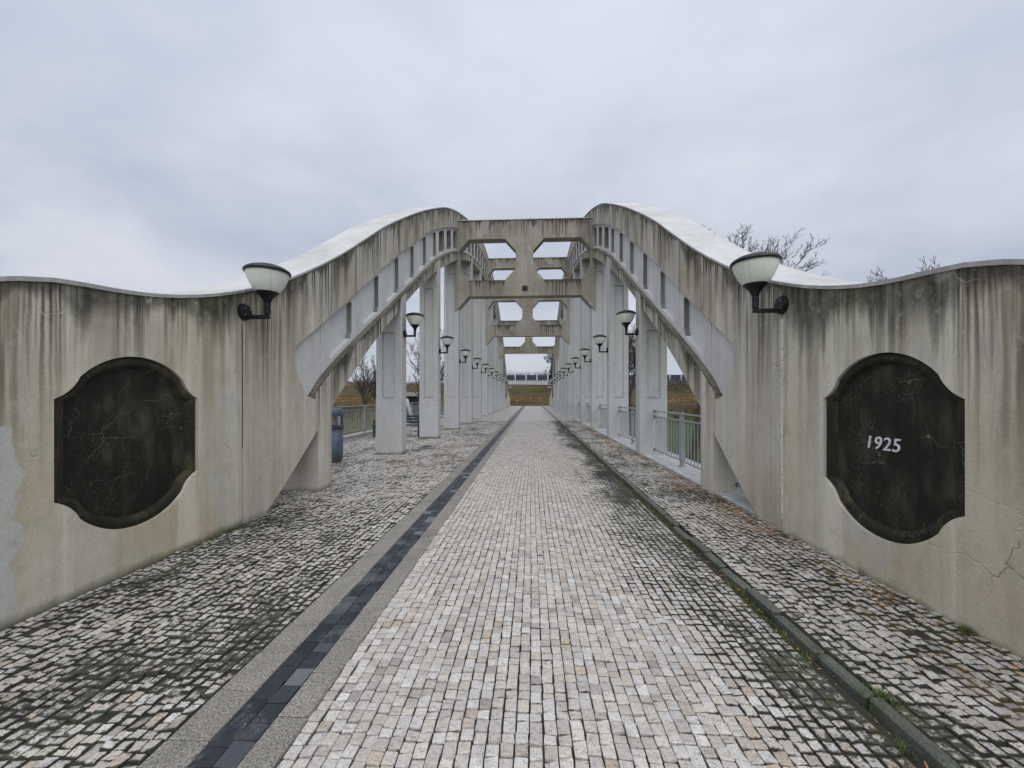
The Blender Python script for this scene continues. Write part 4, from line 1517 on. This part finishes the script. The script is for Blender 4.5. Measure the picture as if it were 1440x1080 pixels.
add_lathe(bm, [(0.235, 1.06), (0.248, 1.07), (0.245, 1.15), (0.20, 1.215), (0.10, 1.23), (0.01, 1.232)], 24)
local(obj('bin_hood', bm, M['blue_bin'], smooth=True), t)

t = thing('park_bench', 'dark blue slatted bench standing behind the second left pillar', 'bench', (-5.05, 14.35, 0.0))
for i, y in enumerate((-0.19, -0.085, 0.02, 0.125)):
    bm = bmesh.new()
    add_box(bm, -0.95, 0.95, y, y + 0.085, 0.41 + 0.004 * i, 0.445 + 0.004 * i, 0.006)
    local(obj('seat_slat', bm, M['bench']), t)
for i in range(3):
    bm = bmesh.new()
    z = 0.50 + i * 0.105
    y = 0.24 + 0.02 * i
    add_box(bm, -0.95, 0.95, y, y + 0.03, z, z + 0.085, 0.006)
    local(obj('back_slat', bm, M['bench']), t)
for x in (-0.85, 0.85):
    bm = bmesh.new()
    add_box(bm, x - 0.035, x + 0.035, -0.17, -0.09, 0.0, 0.405)
    add_box(bm, x - 0.035, x + 0.035, 0.16, 0.24, 0.0, 0.405)
    add_box(bm, x - 0.033, x + 0.033, -0.19, 0.27, 0.36, 0.408)
    local(obj('leg_frame', bm, M['bench']), t)
    bm = bmesh.new()
    add_tube(bm, [(x, 0.25, 0.38), (x, 0.30, 0.84)], 0.02, 6)
    local(obj('back_support', bm, M['bench']), t)
    bm = bmesh.new()
    add_box(bm, x - 0.03, x + 0.03, -0.18, 0.26, 0.60, 0.635, 0.008)
    add_box(bm, x - 0.025, x + 0.025, -0.16, -0.11, 0.45, 0.60)
    local(obj('arm_rest', bm, M['bench']), t)

# drain by the kerb
t = thing('drain_grate', 'dark sunken drain grate in the cobbles against the right kerb', 'drain', (1.42, 7.65, 0.0))
bm = bmesh.new()
for (a, b, c, d) in ((-0.17, 0.17, -0.21, -0.18), (-0.17, 0.17, 0.18, 0.21), (-0.17, -0.14, -0.18, 0.18), (0.14, 0.17, -0.18, 0.18)):
    add_box(bm, a, b, c, d, -0.02, 0.009)
local(obj('grate_frame', bm, M['iron']), t)
for i in range(7):
    bm = bmesh.new()
    y = -0.15 + i * 0.05
    add_box(bm, -0.14, 0.14, y - 0.012, y + 0.012, -0.015, 0.0065)
    local(obj('grate_bar', bm, M['iron']), t)
bm = bmesh.new()
add_box(bm, -0.139, 0.139, -0.179, 0.179, 0.0030, 0.0034)
local(obj('grate_well', bm, M['dark']), t)

# ================================================================== plants
rt = random.Random(5)


class Tris:
    def __init__(self):
        self.v, self.f = [], []

    def seg(self, a, b, ra, rb, n=3):
        d = (b - a)
        if d.length < 1e-6:
            return
        d = d.normalized()
        ref = Vector((0, 0, 1)) if abs(d.z) < 0.9 else Vector((1, 0, 0))
        u = d.cross(ref).normalized()
        w = d.cross(u)
        k = len(self.v)
        for p, r in ((a, ra), (b, rb)):
            for i in range(n):
                an = 2 * math.pi * i / n
                self.v.append(p + (u * math.cos(an) + w * math.sin(an)) * r)
        for i in range(n):
            j = (i + 1) % n
            self.f.append((k + i, k + j, k + n + j, k + n + i))

    def blade(self, p, h, w, lean, az):
        a = Vector((math.cos(az), math.sin(az), 0))
        s = Vector((-a.y, a.x, 0)) * w
        k = len(self.v)
        m = p + a * (lean * 0.35) + Vector((0, 0, h * 0.6))
        tip = p + a * lean + Vector((0, 0, h))
        self.v += [p - s, p + s, m + s * 0.7, m - s * 0.7, tip]
        self.f += [(k, k + 1, k + 2, k + 3), (k + 3, k + 2, k + 4)]

    def build(self, name, mat, parent=None):
        me = bpy.data.meshes.new(name)
        me.from_pydata([tuple(p) for p in self.v], [], self.f)
        return link(name, me, mat, parent)


def rand_perp(d, r):
    ref = Vector((r.uniform(-1, 1), r.uniform(-1, 1), r.uniform(-1, 1)))
    return d.cross(ref).normalized()


def grow(T, tw, p, d, length, rad, depth, r, upb=0.12, spread=0.75, kids=3):
    """one limb in short bent pieces that forks into finer ones"""
    n = 4 if depth > 2 else 3
    step = length / n
    for i in range(n):
        d = (d + rand_perp(d, r) * r.uniform(0.05, 0.26) + Vector((0, 0, upb * 0.5))).normalized()
        q = p + d * step
        ra = rad * (1 - 0.55 * i / n)
        rb = rad * (1 - 0.55 * (i + 1) / n)
        (T if depth > 2 else tw).seg(p, q, max(ra, 0.011), max(rb, 0.009), 6 if depth > 3 else (4 if depth > 2 else 3))
        p = q
        if depth > 0 and i >= (1 if depth > 3 else 0):
            for _ in range(kids if i == n - 1 else (1 if depth > 3 else 2)):
                if r.random() < 0.93:
                    nd = (d + rand_perp(d, r) * r.uniform(spread * 0.6, spread * 1.25) + Vector((0, 0, upb))).normalized()
                    grow(T, tw, p, nd, length * r.uniform(0.50, 0.74) * (0.62 if depth <= 2 else 1.0), rb * r.uniform(0.5, 0.7), depth - 1, r, upb, spread, kids)


def bare_tree(x, y, h, label, depth=5, seed=1, rad=0.2, lean=(0, 0), z=None, first=0.34, upb=0.14, group='bare winter trees around the bridge'):
    r = random.Random(seed)
    z = terrain(x, y) - 0.1 if z is None else z
    t = thing('bare_tree', label, 'tree', (x, y, z), 0, group)
    T, tw = Tris(), Tris()
    H = h - z
    p = Vector((x, y, z))
    d = Vector((lean[0], lean[1], 1)).normalized()
    n = 6
    trunk = H * first
    for i in range(n):
        d = (d + Vector((r.uniform(-0.06, 0.06), r.uniform(-0.06, 0.06), 0))).normalized()
        q = p + d * trunk / n
        T.seg(p, q, rad * (1.25 if i == 0 else 1 - 0.06 * i), rad * (1 - 0.06 * (i + 1)), 8)
        p = q
    for i in range(4):
        nd = (d + rand_perp(d, r) * r.uniform(0.25, 0.8)).normalized()
        grow(T, tw, p - d * trunk * 0.06 * i, nd, H * 0.30 * r.uniform(0.8, 1.1), rad * 0.6, depth - 1, r, upb)
    # scale the whole so its tip meets the wanted height
    top = max(v.z for v in tw.v)
    k = H / (top - z)
    for L in (T, tw):
        L.v = [Vector((x, y, z)) + (v - Vector((x, y, z))) * k for v in L.v]
    T.build('trunk', M['bark'], t)
    tw.build('crown', M['twig'], t)
    return t


bare_tree(11.3, 25.0, 12.9, 'bare tree behind the right arch, highest twigs beside the arch top', 5, 3, 0.24)
bare_tree(13.0, 27.0, 12.5, 'bare spreading tree behind the right wall lamp', 5, 9, 0.24, (-0.02, 0), upb=0.06)
bare_tree(20.6, 21.0, 9.15, 'bare tree whose top shows above the right end wall', 4, 14, 0.16)
bare_tree(10.4, 41.0, 9.6, 'twiggy bare tree in the gap past the first right pillar', 5, 21, 0.16)
bare_tree(9.6, 24.0, 9.0, 'thick dark tree trunk behind the foot of the right arch', 4, 26, 0.30, (0.15, 0.0), first=0.5)
bare_tree(-10.6, 35.0, 8.2, 'bare tree between the first and second left pillars', 4, 33, 0.14)
bare_tree(-19.4, 44.0, 7.6, 'bare tree left of the first left pillar beyond the railing', 4, 38, 0.14)
bare_tree(-27.5, 62.0, 5.6, 'small bare tree beyond the left railing near the arch foot', 4, 44, 0.1)
mt = bare_tree(5.4, 88.0, 12.8, 'bare far tree with mistletoe balls seen through the end of the bridge', 5, 52, 0.22)
r = random.Random(77)
for i in range(9):
    T = Tris()
    c = Vector((r.uniform(2.4, 6.6), 88 + r.uniform(-2, 2), r.uniform(6.2, 10.6)))
    rad = r.uniform(0.22, 0.42)
    for _ in range(150):
        d = Vector((r.gauss(0, 1), r.gauss(0, 1), r.gauss(0, 1))).normalized()
        T.blade(c + d * rad * r.uniform(0, 0.6), rad * 0.5 * d.z, 0.03, rad * 0.6, math.atan2(d.y, d.x))
    T.build('mistletoe', M['needles'], mt)


def conifer(x, y, top, wid, label, seed):
    r = random.Random(seed)
    z = terrain(x, y) - 0.1
    t = thing('conifer_tree', label, 'tree', (x, y, z), 0, 'dark conifers on the embankment')
    T = Tris()
    T.seg(Vector((x, y, z)), Vector((x, y, top)), 0.14, 0.02, 6)
    T.build('trunk', M['bark'], t)
    T = Tris()
    n = 46
    for i in range(n):
        f = (i + 0.5) / n
        zz_ = z + (top - z) * (0.12 + 0.88 * f)
        L = wid * (1 - f) ** 0.8 * r.uniform(0.6, 1.1)
        az = r.uniform(0, 6.28)
        for k in range(5):
            az += 1.256 + r.uniform(-0.3, 0.3)
            for q in range(9):
                u = (q + r.random()) / 9
                p = Vector((x + math.cos(az) * L * u, y + math.sin(az) * L * u, zz_ - L * u * 0.25 + r.uniform(-0.1, 0.1)))
                T.blade(p, r.uniform(-0.12, 0.25), 0.05, r.uniform(0.2, 0.42), az + r.uniform(-1.1, 1.1))
    T.build('crown', M['needles'], t)


conifer(-33.0, 80.0, 7.0, 1.9, 'dark conifer on the bank beside the first left pillar', 3)
conifer(4.9, 97.0, 9.6, 1.5, 'dark conifer behind the mistletoe tree at the end of the bridge', 4)


def scrub(x0, x1, y0, y1, n, h, label, seed, mat, hz=None):
    r = random.Random(seed)
    T = Tris()
    for _ in range(n):
        x, y = r.uniform(x0, x1), r.uniform(y0, y1)
        p = Vector((x, y, terrain(x, y) - 0.03))
        for k in range(7):
            d = Vector((r.uniform(-0.7, 0.7), r.uniform(-0.7, 0.7), 1)).normalized()
            L = h * r.uniform(0.4, 1.1)
            q = p + d * L
            T.seg(p, q, 0.022, 0.010, 3)
            m = p + d * L * r.uniform(0.3, 0.7)
            for _k in range(2):
                d2 = (d + Vector((r.uniform(-1, 1), r.uniform(-1, 1), r.uniform(0, 0.6)))).normalized()
                T.seg(m, m + d2 * L * 0.4, 0.012, 0.007, 3)
    o = T.build('scrub_thicket', mat)
    return tag(o, label, 'scrub', kind='stuff')


scrub(-60, -14, 56, 63, 420, 1.2, 'reddish brown winter scrub along the far bank beyond the left railing', 1, M['scrub'])
scrub(6, 50, 55, 63, 420, 1.3, 'reddish brown winter scrub beyond the right railing', 2, M['scrub'])
scrub(20, 60, 90, 104, 480, 2.2, 'dark bushes along the top of the bank right of the bridge', 3, M['twig'])
scrub(-14, 20, 114, 126, 420, 4.6, 'far line of bare bushes above the dark noise barrier', 4, M['twig'])
scrub(-75, -24, 112, 124, 420, 1.7, 'far bare bushes on the skyline left of the bridge', 5, M['twig'])
# straw-coloured dead growth in long lines on the bank


def straw_line(x0, x1, y, seed, label):
    r = random.Random(seed)
    T = Tris()
    x = x0
    while x < x1:
        if r.random() < 0.9:
            for _ in range(5):
                px, py = x + r.uniform(-0.2, 0.2), y + r.uniform(-0.28, 0.28)
                T.blade(Vector((px, py, terrain(px, py))), r.uniform(0.16, 0.36), 0.05, r.uniform(0.05, 0.3), r.uniform(0, 6.28))
        x += 0.055
    tag(T.build('dry_grass_line', M['straw'], None), label, 'dry grass', kind='stuff')


straw_line(-46, 1.9, 82.5, 1, 'upper line of straw coloured dead grass along the bank')
straw_line(-46, 0.3, 80.0, 2, 'lower line of straw coloured dead grass along the bank')
straw_line(24, 40, 82.5, 3, 'upper straw coloured line on the bank right of the bridge')
straw_line(24, 40, 80.0, 4, 'lower straw coloured line on the bank right of the bridge')

# weeds by the kerb and at the feet of the walls
r = random.Random(8)
T = Tris()


def tuft(T, x, y, z, n, h, sp):
    for _ in range(n):
        a = r.uniform(0, 6.28)
        q = abs(r.gauss(0, sp))
        T.blade(Vector((x + math.cos(a) * q, y + math.sin(a) * q, z)), h * r.uniform(0.4, 1.1), r.uniform(0.0012, 0.0026), h * r.uniform(0.2, 1.0), r.uniform(0, 6.28))


y = 1.2
while y < 12:
    f = mnoise.noise(Vector((y * 1.3, 0.3, 9)))
    if f > -0.12:
        tuft(T, XK0 - 0.022 - abs(r.gauss(0, 0.02)), y, -0.014, int(24 + 50 * max(0, f)), 0.030, 0.022)
    if f < 0.15 and r.random() < 0.5:
        tuft(T, XK1 + 0.008, y, ZS - 0.012, 9, 0.022, 0.010)
    y += 0.03
tuft(T, XK1 + 0.005, 1.97, ZS - 0.01, 260, 0.042, 0.034)
tuft(T, XK0 - 0.05, 1.72, -0.012, 60, 0.05, 0.02)
tag(T.build('kerb_weeds', M['blade']), 'small green weeds sprouting along the right kerb', 'weeds', kind='stuff')
T = Tris()
y = 2.0
while y < 6.5:
    f = mnoise.noise(Vector((y * 1.1, 4.3, 2)))
    if y < 4.9 and f > -0.05:
        tuft(T, XL + 0.018 + abs(r.gauss(0, 0.02)), y, -0.012, int(10 + 40 * max(0, f)), 0.034, 0.014)
    y += 0.022
for k in (2, 3):
    yy = 6.2 + PITCH * k
    for i in range(90):
        tuft(T, r.uniform(XL - 0.65, XL + 0.12), yy - 0.24 - abs(r.gauss(0, 0.05)), -0.012, 9, 0.05, 0.03)
tag(T.build('wall_foot_grass', M['blade']), 'thin green grass at the foot of the left wall and pillars', 'grass', kind='stuff')
T = Tris()
tuft(T, XR - 0.03, 2.55, ZS - 0.012, 130, 0.06, 0.025)
for _ in range(60):
    yy = r.uniform(1.9, 6.0)
    tuft(T, XR - 0.02 - abs(r.gauss(0, 0.03)), yy, ZS - 0.012, 10, 0.03, 0.02)
tuft(T, XR - 0.02, 3.35, ZS - 0.01, 8, 0.12, 0.006)
tag(T.build('wall_foot_grass', M['blade']), 'green tufts at the foot of the right wall', 'grass', kind='stuff')
T = Tris()
for _ in range(900):
    yy = r.choice((r.gauss(4.9, 0.5), r.gauss(6.9, 0.5), r.gauss(9.5, 0.35), r.gauss(2.9, 0.7), r.gauss(13.5, 0.3)))
    xx = XR - 0.03 - abs(r.gauss(0, 0.15))
    if yy > 1.8 and xx > 2.2:
        T.blade(Vector((xx, yy, ZS + 0.001)), r.uniform(0.002, 0.016), r.uniform(0.004, 0.009), r.uniform(0.012, 0.03), r.uniform(0, 6.28))
for _ in range(260):
    yy = r.uniform(1.5, 9)
    T.blade(Vector((XK0 - abs(r.gauss(0, 0.05)), yy, 0.001)), r.uniform(0.002, 0.012), r.uniform(0.003, 0.007), r.uniform(0.008, 0.02), r.uniform(0, 6.28))
tag(T.build('leaf_litter', M['leaf']), 'orange brown leaf litter and moss on the right sidewalk', 'leaves', kind='stuff')
T = Tris()
for _ in range(2200):
    yy, xx = r.uniform(6.2, 30), r.uniform(5.0, 22)
    T.blade(Vector((xx, yy, terrain(xx, yy) - 0.01)), r.uniform(0.06, 0.22), 0.012, r.uniform(0.02, 0.14), r.uniform(0, 6.28))
tag(T.build('field_grass', M['blade']), 'rough green grass below the right railing', 'grass', kind='stuff')
# twig dropped beside the kerb
bm = bmesh.new()
add_tube(bm, [(1.545, 1.60, 0.006), (1.575, 1.625, 0.016), (1.60, 1.665, 0.012)], [0.004, 0.005, 0.003], 6)
add_tube(bm, [(1.555, 1.612, 0.010), (1.53, 1.645, 0.008)], [0.004, 0.002], 6)
tag(obj('fallen_twig', bm, M['stick']), 'short orange twig lying against the right kerb', 'twig')

# ================================================================== far things
t = thing('noise_barrier', 'dark panelled noise barrier on a pale wall above the bank', 'barrier', (4, 110, 4.5))
zb = 4.95
bm = bmesh.new()
add_box(bm, -11.5, 46.0, 110.0, 110.5, zb - 2.2, 6.15)
box_uv(bm, 6.15)
obj('barrier_wall', bm, M['pillar'], t)
xx = -10.9
while xx < 45:
    bm = bmesh.new()
    add_box(bm, xx - 0.13, xx + 0.13, 110.05, 110.4, 6.15, 7.85)
    obj('barrier_post', bm, M['white'], t)
    if xx + 3 < 45:
        bm = bmesh.new()
        add_box(bm, xx + 0.13, xx + 2.95, 110.15, 110.28, 6.16, 7.65)
        obj('barrier_panel', bm, M['panel'], t)
    xx += 3.08
t = thing('long_shed', 'low long shed with red brown roof on the far left skyline', 'shed', (-52, 114, 4.6))
bm = bmesh.new()
add_box(bm, -63, -40, 113, 121, 3.5, 5.1)
obj('wall', bm, M['render'], t)
bm = bmesh.new()
vs = [bm.verts.new(p) for p in ((-63.4, 112.6, 5.0), (-39.6, 112.6, 5.0), (-39.6, 117, 6.1), (-63.4, 117, 6.1), (-63.4, 121.4, 5.0), (-39.6, 121.4, 5.0))]
bm.faces.new((vs[0], vs[1], vs[2], vs[3]))
bm.faces.new((vs[3], vs[2], vs[5], vs[4]))
bm.faces.new((vs[0], vs[3], vs[4]))
bm.faces.new((vs[1], vs[5], vs[2]))
bm.faces.new((vs[0], vs[4], vs[5], vs[1]))
obj('roof', bm, M['roof'], t)
for x in (-60, -55, -50, -45):
    bm = bmesh.new()
    add_box(bm, x, x + 1.6, 112.93, 112.999, 3.9, 4.7)
    obj('window', bm, M['dark'], t)
zt = terrain(-14.5, 47)
t = thing('small_shelter', 'small pale roofed shelter with a dark opening behind the second left pillar', 'shelter', (-14.5, 47, zt))
bm = bmesh.new()
add_box(bm, -15.6, -13.4, 46.2, 46.35, zt, 1.55)
add_box(bm, -15.6, -13.4, 48.0, 48.15, zt, 1.55)
add_box(bm, -15.6, -15.45, 46.35, 48.0, zt, 1.55)
obj('wall', bm, M['dark'], t)
bm = bmesh.new()
add_box(bm, -15.9, -13.0, 45.9, 48.4, 1.56, 2.0, 0.03)
obj('roof', bm, M['coping'], t)
bm = bmesh.new()
vs = add_box(bm, -15.3, -14.85, 45.75, 45.85, zt, 1.3)
for v in bm.verts:
    v.co.x += 0.9 * (1.3 - v.co.z) / (1.3 - zt) * 1.6
obj('stair_string', bm, M['white'], t)
# wires far across the sky gap are too fine to build; the scene ends here
